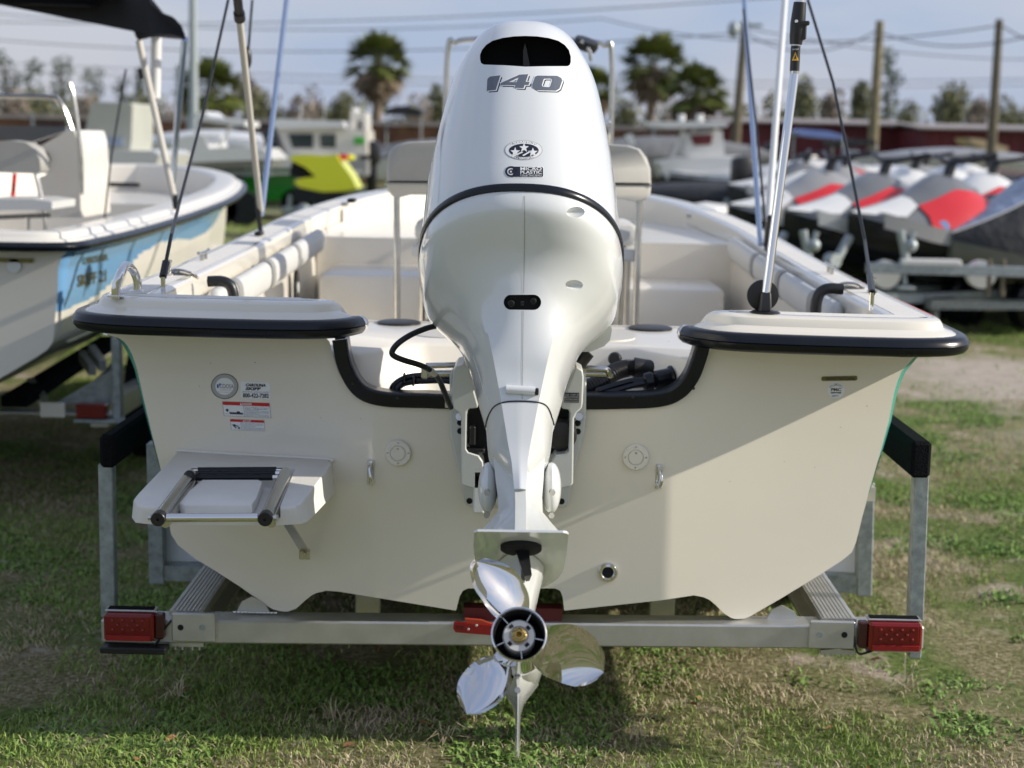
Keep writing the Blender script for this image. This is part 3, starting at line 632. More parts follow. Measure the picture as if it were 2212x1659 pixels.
# coaming bolsters with quilting
for sgn, q in ((-1, ((483, 604), (700, 478))), (1, ((1748, 640), (1535, 492)))):
    bol = MB(); 
    y0, y1 = (.62, 3.1)
    for i in range(2):
        ya, yb = (y0, 1.62) if i == 0 else (1.66, y1)
        n = 60; pts = [(sgn * (np.interp(y, gpath(1)[:, 1], gpath(1)[:, 0]) - .235), y, 1.203 + sheer(y) - .02) for y in np.linspace(ya, yb, n)]
        rr = [(1 - .10 * (k % 2)) * min(1, sqrt(min(k, n - 1 - k) / 1.6 + .12)) for k in range(n)]
        MB().loft([[np.array(p) + np.array((.030 * e * cos(a), 0, .055 * e * copysign(abs(sin(a)) ** .7, sin(a)))) for a in np.linspace(0, 2 * pi, 16, endpoint=False)] for p, e in zip(pts, rr)]).build('coaming_bolster', vinylw, BO, ang=70)
    for y in (.95, 1.64, 2.3):
        x = sgn * (np.interp(y, gpath(1)[:, 1], gpath(1)[:, 0]) - .235); z = 1.203 + sheer(y) - .02
        MB().loft([[np.array((x + .0315 * cos(a), yy, z + .0565 * copysign(abs(sin(a)) ** .7, sin(a)))) for a in np.linspace(0, 2 * pi, 16, endpoint=False)] for yy in (y - .035, y + .035)]).build('bolster_band', vinylg, BO)
    p = P(*((478, 640) if sgn < 0 else (1748, 655)), .56); p[0] = sgn * .975
    MB().tube([p + (0, .0, .045), p + (-sgn * .05, 0, .045), p + (-sgn * .075, 0, .02), p + (-sgn * .08, 0, -.05)], .017, 12, smooth=16).build('rod_holder', blk, BO)
    q_ = PX(*((637, 636) if sgn < 0 else (1577, 648)), sgn * .985)
    rk = MB().loft([[q_ + np.array((-sgn * o, .05 * cos(a), .105 * copysign(abs(sin(a)) ** .6, sin(a)))) for a in np.linspace(0, 2 * pi, 20, endpoint=False)] for o in (0, .012)]).build('rod_rack', blk, BO)
    for dz in (-.045, .03): MB().lathe([(.024, 0), (.024, .016), (.001, .016)], q_ + (0, 0, dz), (-sgn, 0, 0), 14).build('rack_hole', vinylw, rk, wb=False)
# deck hardware
def onpath(sgn, i, a): gp = gpath(sgn); p = gp[i]; return p
def gt(px, py, lo=.067): 
    z = 1.27
    for _ in range(4): p = PZ(px, py, z); z = zf(p[0], p[1]) + lo
    return p
for px, py in ((440, 562), (1793, 590)):
    p = gt(px, py); c = MB().box(p + (0, -.03, .012), (.012, .012, .024)).box(p + (0, .03, .012), (.012, .012, .024)).tube([p + (0, -.085, .03), p + (0, -.05, .026), p + (0, .05, .026), p + (0, .085, .03)], .006, 8).build('cleat', steel, BO)
for px, py in ((365, 596), (1884, 632)):
    p = gt(px, py); MB().lathe([(.016, 0), (.016, .008), (.007, .010), (.007, .04), (.010, .042), (.010, .05), (.001, .05)], p, (0, 0, 1), 12).build('strap_eye', steel, BO)
for px, py in ((398, 594), (1838, 622)):
    p = gt(px, py); MB().lathe([(.045, .0), (.045, .003), (.034, .005), (.030, -.002), (.028, -.004), (.001, -.004)], p, (.2, .5, 1), 22).build('rod_holder', chrome, BO)
p = gt(250, 641); q = gt(297, 630)
m = (p + q) / 2
MB().tube([p + (0, 0, -.005), p + (.002, 0, .03), p + (.012, .01, .062), m + (0, 0, .078), q + (-.010, -.01, .062), q + (0, 0, .03), q + (0, 0, -.005)], .0115, 14, smooth=40).lathe([(.022, 0), (.022, .003), (.013, .005)], p, (0, 0, 1), 18).lathe([(.022, 0), (.022, .003), (.013, .005)], q, (0, 0, 1), 18).build('grab_handle', chrome, BO)
for px, py in ((1660, 542), (1500, 437), (1268 + 0, 430)):
    pass
for px, py in ((1660, 543), (560, 508), (760, 437), (745, 445), (1486, 470)):
    p = gt(px, py); MB().box(p + (0, 0, .008), (.03, .07, .016), bev=.004).build('deck_hinge', blk if px in (1660, 560, 760) else steel, BO)
# transom fittings
def scupper(px, py):
    c = P(px, py, -.002); s_ = MB().lathe([(.0362, 0), (.0362, -.006), (.034, -.0095), (.0225, -.0095), (.021, -.006), (.001, -.0055)], c, (0, 1, 0), 40).build('scupper_cover', pearl2 if 0 else gelw, BO, ang=30)
    MB().lathe([(.0195, 0), (.0195, -.0035), (.0185, -.0045), (.001, -.0045)], c + (0, -.0055, 0), (0, 1, 0), 30).build('scupper_flap', gelw, s_, wb=False)
    for k in range(4):
        a = pi / 2 * k; MB().lathe([(.0032, 0), (.003, -.0012), (.001, -.0008)], c + (.0285 * cos(a), -.0092, .0285 * sin(a)), (0, 1, 0), 8).build('screw', steel, s_, wb=False)
    a = MB().lathe([(.003, 0), (.003, -.002), (.0005, -.002)], c + (0, -.0095, .013), (0, 1, 0), 8).build('screw', steel, s_, wb=False)
scupper(860, 978); scupper(1373, 987)
for px, py in ((801, 1020), (1423, 1029)):
    c = P(px, py, 0); a = c + (0, 0, .026); b = c + (0, 0, -.024)
    MB().tube([a, a + (0, -.03, -.002), c + (.003, -.045, .005), c + (.004, -.045, -.01), b + (0, -.03, .0), b], .0052, 12, smooth=30).lathe([(.011, 0), (.011, -.006), (.008, -.010)], a, (0, 1, 0), 6).lathe([(.011, 0), (.011, -.006), (.008, -.010)], b, (0, 1, 0), 6).box(c + (0, -.002, 0), (.018, .004, .07), bev=.0015).build('stern_eye', chrome, BO)
c = P(1313, 1236, 0); th = MB().lathe([(.0295, 0), (.029, -.004), (.025, -.009), (.018, -.010), (.014, -.006), (.0125, .0)], c, (0, 1, 0), 32).build('drain_fitting', chrome, BO)
MB().lathe([(.0130, 0), (.0130, -.002), (.001, -.002)], c, (0, 1, 0), 22).build('drain_hole', blkm, th, wb=False)
# stickers and plates on the transom
TT = bvh(tr)
s1 = decal('maker_sticker', ink, BO, TT, [circ(485.5, 834.5, 29.5, 27.5, 40)], .0006)
decal('sticker_field', grayink, s1, TT, [circ(485.5, 834.5, 28, 26, 40)], .0009)
decal('sticker_field', white, s1, TT, [circ(485.5, 834.5, 20, 18.5, 36)], .0012)
decal('sticker_mark', blueink, s1, TT, [[(469, 830), (473, 830), (473, 838), (469, 838)], [(474, 828), (477, 828), (477, 833), (474, 833)]], .0016)
text('sticker_lettering', 'COOSA', ink, s1, TT, 475, 829, 505, 838, 0, rot=.04, off=.0016)
text('sticker_lettering', 'COMPOSITES', grayink, s1, TT, 476, 840, 505, 843, 0, rot=.05, off=.0016)
text('sticker_lettering', 'Structural Composite Panels', redink, s1, TT, 471, 845.5, 503, 847.5, 0, rot=.05, off=.0016)
s2 = decal('phone_sticker', white, BO, TT, [[(522, 824), (578, 826), (583, 829), (584, 860), (582, 862), (524, 859), (520, 857), (520, 827)]], .0006)
for w, b, bo, shr in (('CAROLINA', (530, 828, 574, 834.5), .05, -.3), ('SKIFF', (530, 836, 562, 842.5), .05, -.3), ('5501 FULFORD RD. WAYCROSS GA. 31503-8700', (524, 845, 581, 847), 0, 0), ('800-422-7282', (525, 849, 581, 858.5), .03, 0)):
    text('sticker_lettering', w, ink, s2, TT, *b, bo, rot=.025, shear=shr * -1, off=.0012)
def warn(pts, hd, split_, words, nm):
    s = decal(nm, white, BO, TT, [pts], .0006, 3); (x0, y0), (x1, y1), (x2, y2), (x3, y3) = pts
    def q(u, v): return (lerp(lerp(x0, x1, u), lerp(x3, x2, u), v), lerp(lerp(y0, y1, u), lerp(y3, y2, u), v))
    decal('sticker_header', redink, s, TT, [[q(.01, .01), q(.99, .01), q(.99, hd), q(.01, hd)]], .0009)
    w = .8; decal('sticker_border', ink, s, TT, [[q(0, 0), q(1, 0), q(1, .012), q(0, .012)], [q(0, .985), q(1, .985), q(1, 1), q(0, 1)], [q(0, 0), q(.006, 0), q(.006, 1), q(0, 1)], [q(.994, 0), q(1, 0), q(1, 1), q(.994, 1)], [q(split_, hd), q(split_ + .006, hd), q(split_ + .006, 1), q(split_, 1)]], .0009)
    a = q(.42, .05); b = q(.62, hd * .85); text('sticker_lettering', 'DANGER', white, s, TT, a[0], a[1], b[0], b[1] - 1, .02, rot=.03, off=.0013)
    decal('sticker_mark', white, s, TT, [[q(.37, hd * .85), q(.39, .04), q(.41, hd * .85)]], .0013)
    for i, wd in enumerate(words):
        a = q(split_ + .03, hd + .07 + i * (.9 - hd) / len(words)); b = q(.97 if i % 3 < 2 else .75, hd + .07 + (i + .62) * (.9 - hd) / len(words))
        text('sticker_lettering', wd, ink, s, TT, a[0], a[1], b[0], min(b[1], a[1] + 2.2), 0, rot=.04, off=.0012)
    return s, q
s3, q = warn([(480, 867), (582.5, 870.5), (586, 903), (484, 898)], .24, .44, ['Carbon monoxide (CO) can cause brain damage', 'or death.', 'Engine and generator exhaust contains odorless', 'and colorless carbon monoxide gas.', 'Carbon monoxide will be around the back of the', 'boat when engines or generators are running.', 'Move to fresh air, if you feel nausea, headache,', 'dizziness, or drowsiness.'], 'danger_sticker')
decal('sticker_mark', ink, s3, TT, [[q(.12, .72), q(.42, .74), q(.40, .84), q(.14, .84)], [q(.27, .74), q(.30, .64), q(.34, .64), q(.37, .75)], [q(.06, .52), q(.10, .50), q(.12, .58), q(.09, .72), q(.06, .66)], [q(.03, .84), q(.43, .86), q(.43, .875), q(.03, .855)]], .0013)
s4, q = warn([(497, 905), (571, 908), (572.5, 931), (500, 928.5)], .24, .30, ['Rotating Propeller', 'Rotating propeller can cause serious injury', 'Shut off engine before entering water', 'or when swimmers are near the boat', 'Do not approach ladder when engine runs'], 'danger_sticker')
decal('sticker_mark', ink, s4, TT, [[q(.04, .52), q(.12, .46), q(.16, .56), q(.24, .62), q(.24, .68), q(.13, .64), q(.10, .72)], [q(.13, .66), q(.17, .8), q(.14, .86), q(.10, .7)], [q(.20, .74), q(.26, .72), q(.27, .88), q(.22, .9)]], .0013)
pl_ = decal('hull_number_plate', gold, BO, TT, [[(1777, 813), (1848, 811.5), (1851.5, 813), (1851.5, 820), (1848, 822), (1777, 823), (1774, 821), (1774, 815)]], .0012)
text('plate_lettering', 'EKH2Y427G626', ink, pl_, TT, 1784, 814.5, 1846, 820.5, .02, off=.0018)
s5 = decal('certified_sticker', white, BO, TT, [circ(1806, 843, 18.8, 17.5, 36)], .0006)
text('sticker_lettering', 'PMC', ink, s5, TT, 1795, 838, 1817, 845, .03, off=.001)
text('sticker_lettering', 'ABYC', blueink, s5, TT, 1796, 853, 1811, 857, .02, off=.001)
text('sticker_lettering', 'PMC CERTIFIED', blueink, s5, TT, 0, 0, 0, 0, 0, off=.001, arc=(1806, 843, 15, 14, 155, 25, .22))
decal('sticker_mark', ink, s5, TT, [[(1794, 847), (1817, 847), (1816, 850), (1806, 849), (1795, 850)]], .001)
decal('sticker_mark', gold, s5, TT, [[(1795, 836), (1806, 830), (1818, 836), (1806, 832)]], .001)
decal('dirt_specks', blk, BO, TT, [circ(x, y, r_, n=7) for x, y, r_ in ((455, 784, .9), (551, 783, 1.1), (431, 834, .8), (693, 902, .8), (780, 905, .7), (672, 720, 1), (1652, 760, 1), (1816, 923, .9), (1873, 877, 1), (1694, 997, .8), (1760, 1009, .7), (1577, 1040, .7))], .0006)
# ---------------- swim platform with folded ladder
SP = thing('swim_platform', 'white textured swim platform bracketed to the left side of the cream transom', 'swim platform', P(500, 1130, -.35))
zt = float(P(500, 1078, -.345)[2]); zt = float(PT(380, 985)[2]) - .0
def pz(px, py): return PZ(px, py, zt)
PL = [(384, 975), (710, 992), (716, 1003), (660, 1078), (650, 1090), (640, 1094), (600, 1097), (338, 1096), (310, 1094), (297, 1090), (288, 1078), (297, 1066)]
zc = .5 * (PT(384, 975)[2] + PT(708, 992)[2])
def tq(px, py, y0=None):
    p = PZ(px, py, zc); return p
t3 = [tq(*q) for q in PL]
for i, (px, py) in enumerate(PL[:3]): t3[i] = PT(px, py) + (0, -.0, 0)
t3[2] = np.array([t3[1][0] + .004, t3[1][1] - .02, t3[1][2]])
zz = [lerp(t3[0][2], t3[1][2], (p[0] - t3[0][0]) / (t3[1][0] - t3[0][0])) for p in t3]
t3 = []
for i, (px, py) in enumerate(PL):
    z = lerp(PT(384, 975)[2], PT(708, 992)[2], np.clip((px - 384) / 320, -.3, 1.05)); p = PZ(px, py, z) if i > 1 else PT(px, py); t3.append(p)
b3 = []
BLW = [(384, 985), (712, 1040), (722, 1066), (672, 1120), (662, 1128), (648, 1132), (600, 1135), (338, 1134), (310, 1131), (293, 1129), (285, 1118), (296, 1100)]
for i, (px, py) in enumerate(BLW):
    Y = t3[i][1] + .004; b3.append(P(px, py, Y))
cen = np.mean(t3, 0)
ins = [cen + (p - cen) * .985 + (0, 0, .0) for p in t3]; ins2 = [p - np.array((0, 0, .007)) for p in t3]
dk = MB().loft([b3, ins2, [lerp(a, b, .45) + (0, 0, .002) for a, b in zip(ins2, ins)], ins]).build('platform_deck', nonskid, SP, ang=50)
# recess for the ladder and the raised pad
REC = [(430, 1012), (642, 1012), (585, 1115), (352, 1115)]
def pzl(px, py, dz=0):
    z = lerp(PT(384, 975)[2], PT(708, 992)[2], np.clip((px - 384) / 320, -.3, 1.05)) + dz
    return PZ(px, py, z)
rc = [(424, 1011), (641, 1013), (604, 1100), (590, 1140), (350, 1140), (345, 1100)]
a_ = [pzl(x, y, .03) for x, y in ((420, 1006), (645, 1007), (607, 1094), (575, 1150), (325, 1150), (352, 1094))]
a_ = [pzl(425, 1010), pzl(638, 1012), pzl(606, 1092), pzl(602, 1160), pzl(335, 1160), pzl(352, 1092)]
cut(dk, [MB().prism([p + (0, 0, .05) for p in a_], [p - (0, 0, .026) for p in a_]).build('c', nonskid, smooth=False)])
pd = [pzl(x, y) for x, y in ((432, 1040), (437, 1036), (560, 1036), (568, 1041), (555, 1076), (545, 1090), (400, 1090), (388, 1085), (408, 1060))]
pdl = [p - (0, 0, .024) + (0, -.004, 0) for p in pd]; c = np.mean(pd, 0)
MB().loft([pdl, [p - (0, 0, .004) for p in pd], [c + (p - c) * .975 for p in pd]]).build('platform_pad', nonskid, SP, ang=50)
# flange where it meets the transom and the strut
fl = [PT(x, y) + (0, -.004, 0) for x, y in ((382, 972), (545, 982), (708, 991), (713, 1000), (716, 1030), (722, 1066))]
MB().tube(fl, .0045, 8, smooth=24).build('mounting_flange', gelw, SP)
A_ = P(618, 1125, -.17); B_ = P(658, 1190, -.012)
MB().beam(A_, B_, .026, .005).box(P(658, 1197, -.006), (.030, .005, .030), bev=.001).build('support_strut', steel, SP)
MB().lathe([(.007, 0), (.006, -.005), (.001, -.005)], P(658, 1197, -.009), (0, 1, 0), 8).build('strut_bolt', steel, SP)
# ladder
LD = thing('boarding_ladder', 'folded stainless boarding ladder with black rungs lying in the swim platform', 'ladder', P(460, 1125, -.38))
def rail(px0, py0, px1, py1, m, r=.016, name='side_rail', y0=None):
    a = pzl(px0, py0, .006); b = pzl(px1, py1, .0); b = P(px1, py1, b[1]) if 0 else b
    return MB().tube([a, b], r, 16).build(name, m, LD), a, b
fr = []
for q in (((412, 1026), (344, 1118)), ((617, 1022), (574, 1118))):
    a = pzl(q[0][0], q[0][1], .008); b = pzl(q[1][0], q[1][1], -.004)
    MB().tube([a, b], .0155, 18).build('side_rail', steel, LD)
    MB().tube([lerp(a, b, .05) + (.012, 0, -.018), lerp(a, b, .97) + (.012, 0, -.018)], .011, 14).build('inner_tube', steel, LD)
    e = MB().lathe([(.0165, .02), (.0175, .0), (.0172, -.008), (.0155, -.010), (.004, -.0095), (.003, -.004), (.0005, -.004)], b + (b - a) / np.linalg.norm(b - a) * .008, (a - b), 24).build('end_cap', blk, LD)
    fr.append((a, b))
for k in range(3):
    y = (1016, 1023.5, 1032); x0_, x1_ = ((428, 597), (424, 595), (420, 589))[k]
    a = pzl(x0_, y[k], .004 - .002 * k); b = pzl(x1_, y[k] - 1, .004 - .002 * k); d = (b - a) / np.linalg.norm(b - a)
    MB().tube([a, b], .0085, 12).build('rung', rubber, LD); MB().tube([a - d * .018, b + d * .022], .006, 10).build('rung_tube', chrome, LD)
a, b = fr[0][1], fr[1][1]; MB().tube([a + (.018, 0, .0), b - (.018, 0, 0)], .0105, 18).build('foot_rung', chrome, LD)
for p, d in ((a, -1), (b, 1)): MB().lathe([(.005, 0), (.005, .02), (.007, .02), (.007, .026), (.001, .026)], p, (d, 0, 0), 8).build('pivot_bolt', steel, LD)
MB().ell(pzl(409, 1029, .014), (.016, .016, .016)).tube([pzl(424, 1022, .01), pzl(405, 1032, .012)], .007, 8).build('latch_knob', blk, LD)
# ---------------- hoses in the splash well
HS = thing('rigging_hoses', 'thick black ribbed rigging hose and cables curling in the splash well right of the motor', 'hose', P(1330, 850, .15))
def ribbed(pts, r, n, nm):
    q = cr(pts, n * 4); rr = [r * (1 if i % 4 < 2 else .84) for i in range(len(q))]; return MB().tube(q, rr, 16).build(nm, blk, HS, ang=80)
ribbed([P(1255, 842, .10), P(1290, 830, .13), P(1325, 805, .18), P(1352, 796, .20), P(1373, 795, .20)], .026, 26, 'ribbed_hose')
a, b = P(1373, 794, .20), P(1418, 800, .22)
MB().tube([a + (-.004, 0, 0), a, b], [.030, .029, .027], 20).build('hose_boot', blk, HS)
MB().lathe([(.038, 0), (.038, .004), (.03, .008), (.001, .008)], P(1417, 792, .22), (-1, -.45, .1), 26).build('hose_flange', blk, HS)
MB().lathe([(.034, 0), (.034, .004), (.028, .01), (.027, .05), (.02, .055), (.027, .065), (.024, .085), (.014, .09), (.012, .12)], P(1452, 815, .13), (-1, -.3, -.15), 26).build('cable_boot', rubber, HS)
MB().tube([P(1405, 820, .1), P(1370, 822, .1), P(1330, 832, .08), P(1290, 845, .05)], .009, 10, smooth=24).tube([P(1405, 826, .1), P(1375, 831, .09), P(1335, 842, .07), P(1300, 852, .05)], .008, 10, smooth=24).build('cable', rubber, HS)
MB().lathe([(.02, 0), (.02, .012), (.015, .02), (.001, .02)], P(1329, 776, .26), (-.2, -1, .3), 20).build('cable_port', blk, HS)
H2 = thing('battery_cables', 'bundle of taped black cables arching over the notch left of the motor', 'cable', P(900, 850, .1))
MB().tube([P(846, 846, .06), P(852, 832, .07), P(872, 818, .08), P(900, 812, .08), P(950, 811, .06), (P(985, 815, .04))], .0095, 10, smooth=30).tube([P(852, 852, .06), P(862, 836, .06), P(885, 826, .07), P(950, 822, .05), P(985, 826, .03)], .0085, 10, smooth=30).build('cable', rubber, H2)
for x, y in ((873, 816), (893, 823)): MB().box(P(x, y, .06), (.006, .024, .028), bev=.002).build('cable_tie', blk, H2)
# ================================================================ trailer
TL = thing('boat_trailer', 'aluminium boat trailer with red tail lights and carpeted guide bunks carrying the cream skiff', 'trailer', (0, .5, 0))
yb = -.02
def bx(n, x0, y0, x1, y1, Y0, Y1, m, par=TL, bev=.003, zsk=True):
    a = P(x0, y0, Y0); b = P(x1, y1, Y0); c = (a + b) / 2; c[1] = (Y0 + Y1) / 2
    return MB().box(c, (abs(b[0] - a[0]), abs(Y1 - Y0), abs(a[2] - b[2])), bev=bev).build(n, m, par)
a = P(222, 1359, 0.02); b = P(1992, 1374, 0.02); a[1] = b[1] = .045
MB().beam(a, b, .09, .068, bev=.005).build('rear_crossbeam', alu, TL)
for s_, x0, x1, y0, y1 in ((-1, 370, 464, 1325, 1388), (1, 1750, 1845, 1342, 1403)):
    br = bx('end_bracket', x0, y0, x1, y1, -.016, .0, pearl2 if 0 else alu)
    for hx, dk in (((390, 1), (437, 0)) if s_ < 0 else ((1771, 0), (1824, 1))):
        c = P(hx, (y0 + y1) / 2 - 1, -.0165); MB().lathe([(.0085, 0), (.0085, -.001), (.001, -.001)], c, (0, 1, 0), 18).build('bolt_hole', blkm if dk else galv, br, wb=False)
    # box section end under the bracket
    c = P((x0 + x1) / 2 - 12 * (1 if s_ < 0 else -1), y1 + 9, .02)
    m_ = MB(); w = .034
    for dx in (-w, -w / 2.4, w / 2.4, w): m_.box(c + (dx, .05, 0), (.005, .1, .02))
    m_.box(c + (0, .05, .006), (w * .9, .1, .004)).build('channel_rail', alu, TL)
# fluted main beams running forward under the hull
for s_ in (-1, 1):
    px, py = (400, 1326) if s_ < 0 else (1815, 1343)
    p = P(px, py, -.0); z = p[2]
    pr = [(-.048, 0)] + [q for k in range(8) for q in ((-.044 + k * .011, .0), (-.0415 + k * .011, .0025), (-.036 + k * .011, .0025))] + [(.048, 0), (.048, -.012), (.008, -.016), (.008, -.088), (.048, -.092), (.048, -.104), (-.048, -.104), (-.048, -.092), (-.008, -.088), (-.008, -.016), (-.048, -.012)]
    rr = []
    for y in (.012, 5.2):
        rr.append([np.array((p[0] + x * 1.0, y, z + .004 + q)) for x, q in pr])
    MB().loft(rr).build('main_beam', alu, TL, ang=20)
for y in (.9, 2.1, 3.6): MB().box((0, y, .33), (1.9, .07, .07), bev=.004).build('cross_member', alu, TL)
for s_ in (-1, 1):
    MB().box((s_ * .62, 2.2, .435), (.09, 3.9, .05), bev=.008).build('bunk_board', carpet, TL)
    g = MB(); px, py = (545, 1300) if s_ < 0 else (1690, 1318)
    c = P(px, py, .06); g.prism([c + q for q in ((-.045, 0, -.03), (.05, 0, -.03), (.035, 0, -.005), (-.002, 0, .014), (-.03, 0, .0))], [c + np.array(q) + (0, .006, 0) for q in ((-.045, 0, -.03), (.05, 0, -.03), (.035, 0, -.005), (-.002, 0, .014), (-.03, 0, .0))]).build('gusset_plate', alu, TL)
    wd = MB(); 
    for k in range(12): wd.ell(c + (-.05 + k * .0105, -.002, -.031), (.0065, .004, .0045), 6, 4)
    wd.build('weld_bead', steel, TL)
    c = P(795 if s_ < 0 else 1430, 1300, .3); MB().box(c, (.075, .03, .09), bev=.004).build('bunk_bracket', alu, TL)
    # tail lights
for s_, x0, x1, y0, y1 in ((-1, 222, 331, 1328, 1388), (1, 1880, 1991, 1348, 1410)):
    a = P(x0, y0, -.045); b = P(x1, y1, -.045); c = (a + b) / 2; w = b[0] - a[0]; h = a[2] - b[2]
    t_ = MB().box(c + (0, .026, 0), (w, .046, h), bev=.006).build('tail_light', red, TL)
    MB().box(c + (-s_ * (w / 2 + .012), .034, 0), (.026, .03, h * .94), bev=.004).build('side_marker', MATS.get('dark_marker') or mat('dark_marker', (.05, .006, .006), .35, coat=.2), t_, wb=False)
    MB().box(c + (0, .0015, h * .14), (w * .84, .004, h * .60), bev=.001).build('lens_frame', red, t_, wb=False)
    ld_ = MB()
    for r in range(3):
        for k in range(4 if r != 1 else 3):
            ld_.lathe([(.0055, 0), (.0045, -.004), (.002, -.006), (.0004, -.0065)], c + (-w * .30 + (k + (.5 if r == 1 else 0)) * w * .2, .0, h * (.30 - r * .17)), (0, 1, 0), 10)
    ld_.build('led_array', red, t_, wb=False)
    MB().box(c + (0, -.0, -h * .36), (w * .90, .006, h * .2), bev=.001).build('reflector_strip', redp, t_, wb=False)
    MB().box((c[0], .0, a[2] + .004), (w * 1.02, .04, .006), bev=.002).box((c[0], .01, b[2] - .008), (w * 1.0, .05, .005), bev=.001).build('light_bracket', alu, TL)
    MB().box((c[0], -.002, a[2] + .0085), (w * .93, .026, .003), bev=.0014).build('grip_pad', carpet, TL)
    if s_ < 0: MB().box(P(291, 1401, -.02), (.185, .05, .018), bev=.003).build('bracket_foot', blk, TL)
    else: MB().tube([P(1845, 1375, -.01), P(1848, 1398, -.015), P(1856, 1412, -.02), P(1875, 1409, -.02), P(1890, 1402, -.01)], .0032, 8, smooth=20).build('light_wire', blk, TL)
MB().tube([P(370, 1340, -.01), P(355, 1360, -.012), P(342, 1385, -.012), P(330, 1395, -.01)], .003, 8, smooth=16).build('light_wire', blk, TL)
# guide posts and carpeted guide bunks
for s_ in (-1, 1):
    if s_ < 0: t, b, Y = (231, 1000), (237, 1330), .22
    else: t, b, Y = (1988, 1020), (1976, 1336), .22
    A = P(*t, Y); B = P(*b, Y); B[1] = A[1]
    MB().beam(A, B, .042, .042, up=(0, 1, 0), bev=.003).build('guide_post', galv, TL)
    if s_ > 0: MB().box(P(1975, 1408, .03) + (0, 0, 0), (.034, .03, .03), bev=.003).build('post_foot', galv, TL)
    # bunk end
    if s_ < 0: q0, q1 = (213, 940), (248, 1012)
    else: q0, q1 = (1972, 954), (2010, 1034)
    a = P(*q0, .12); b = P(*q1, .12); c = (a + b) / 2; w = abs(b[0] - a[0]); h = abs(a[2] - b[2])
    e = np.array((c[0] - s_ * .04, 3.2, c[2] + .02))
    MB().beam(c, e, w, h, bev=.009).build('guide_bunk', carpet, TL)
    # inner frame of the fender
    if s_ < 0:
        A = P(336, 955, 1.0); B = P(342, 1258, 1.0)
    else:
        A = P(1870, 1040, 1.0); B = P(1864, 1284, 1.0)
    MB().beam(A, B, .052, .052, up=(0, 1, 0), bev=.004).build('guide_post', galv, TL)
    MB().px([(342, 1222), (446, 1224), (446, 1256), (342, 1254)] if s_ < 0 else [(1778, 1243), (1866, 1246), (1866, 1282), (1778, 1279)], .98, 1.03).build('post_arm', galv, TL)
    MB().px([(348, 1128), (372, 1128), (440, 1206), (440, 1214), (348, 1212)] if s_ < 0 else [(1770, 1230), (1800, 1215), (1850, 1170), (1858, 1150), (1858, 1236), (1770, 1234)], 1.04, 1.9).build('fender', mat('fender_white', (.66, .70, .76), .35) if s_ < 0 else MATS['fender_white'], TL)
    for y in (1.62, 2.42):
        wv = MB().lathe([(.15, -.09), (.27, -.10), (.33, -.085), (.345, -.05), (.345, .05), (.33, .085), (.27, .10), (.15, .09)], (A[0] - s_ * .12, y, .345), (1, 0, 0), 36).build('wheel', rubber, TL)
        MB().lathe([(.02, .1), (.06, .095), (.12, .06), (.155, .08), (.155, -.08), (.02, -.05)], (A[0] - s_ * .12, y, .345), (s_, 0, 0), 24).build('wheel_rim', galv, wv, wb=False)
# keel guards
MB().px([(1001, 1313), (1215, 1315), (1214, 1343), (1130, 1346), (1062, 1347), (1004, 1338)], .02, -.03 + .10).build('keel_roller', mat('dark_red', (.10, .008, .008), .5), TL)
MB().px([(1004, 1337), (1040, 1340), (1058, 1347), (1082, 1352), (1060, 1356), (1045, 1352), (1006, 1345)], -.012, .0).build('roller_bracket', mat('orange_red', (.38, .05, .02), .5), TL)
hd = MB().px([(980, 1347), (986, 1345), (1078, 1353), (1080, 1374), (984, 1366), (979, 1358)], -.02, -.006).build('latch_handle', redp, TL)
for x, y in ((1029, 1351), (1012, 1359)): MB().lathe([(.004, 0), (.003, -.002), (.001, -.002)], P(x, y, -.0205), (0, 1, 0), 10).build('rivet', anode, TL)
text('handle_lettering', 'POSI', blk, hd, bvh(hd), 985, 1350.5, 1001, 1360, .02, rot=.1)
# ================================================================ leaning seat, console, bimini
ST = thing('leaning_seat', 'grey vinyl leaning post seat on thin stainless legs behind the motor', 'seat', (0, 1.75, .72))
Ys = 1.75
OL = [(833, 395), (833, 345), (840, 325), (855, 312), (880, 306), (935, 304), (1300, 310), (1360, 314), (1385, 322), (1400, 342), (1408, 365), (1409, 400)]
OB = [(1409, 400), (1408, 418), (1398, 433), (1375, 437), (1350, 431), (1122, 424), (880, 421), (858, 427), (845, 425), (834, 412), (833, 395)]
def pad(pts, y0, y1, k=.03):
    A = [P(x, y, y0) for x, y in pts]; c = np.mean(A, 0); r = []
    for t in np.linspace(0, 1, 6):
        e = 1 - k * (2 * abs(t - .5)) ** 3; r.append([c + (a - c) * np.array((e, 1, 1 - k * 3 * (2 * abs(t - .5)) ** 3)) + (0, lerp(0, y1 - y0, t), 0) for a in A])
    return MB().loft(r)
pad(OL, Ys, Ys + .13).build('backrest', vinyl, ST, ang=70); pad(OB, Ys - .005, Ys + .135).build('backrest_base', mat('light_vinyl', (.52, .50, .45), .5), ST, ang=70)
MB().tube([P(x, y, Ys - .004) for x, y in ((834, 397), (1000, 398), (1250, 401), (1408, 402))], .0035, 6).build('piping', vinylg, ST)
for x, y0, y1 in ((857, 425, 700), (1381, 433, 716)):
    a = P(x, y0, Ys + .03); b = P(x + (2 if x < 1000 else -10), y1, Ys + .03); b[1] = a[1] - .02; MB().tube([a, b + (b - a) * .4], .0125, 14).build('seat_leg', steel, ST)
MB().box((0, 2.0, 1.36), (.86, .42, .09), bev=.03).build('seat_cushion', vinylw, ST); MB().box((0, 2.0, 1.285), (.88, .44, .05), bev=.01).build('seat_frame', vinylw, ST)
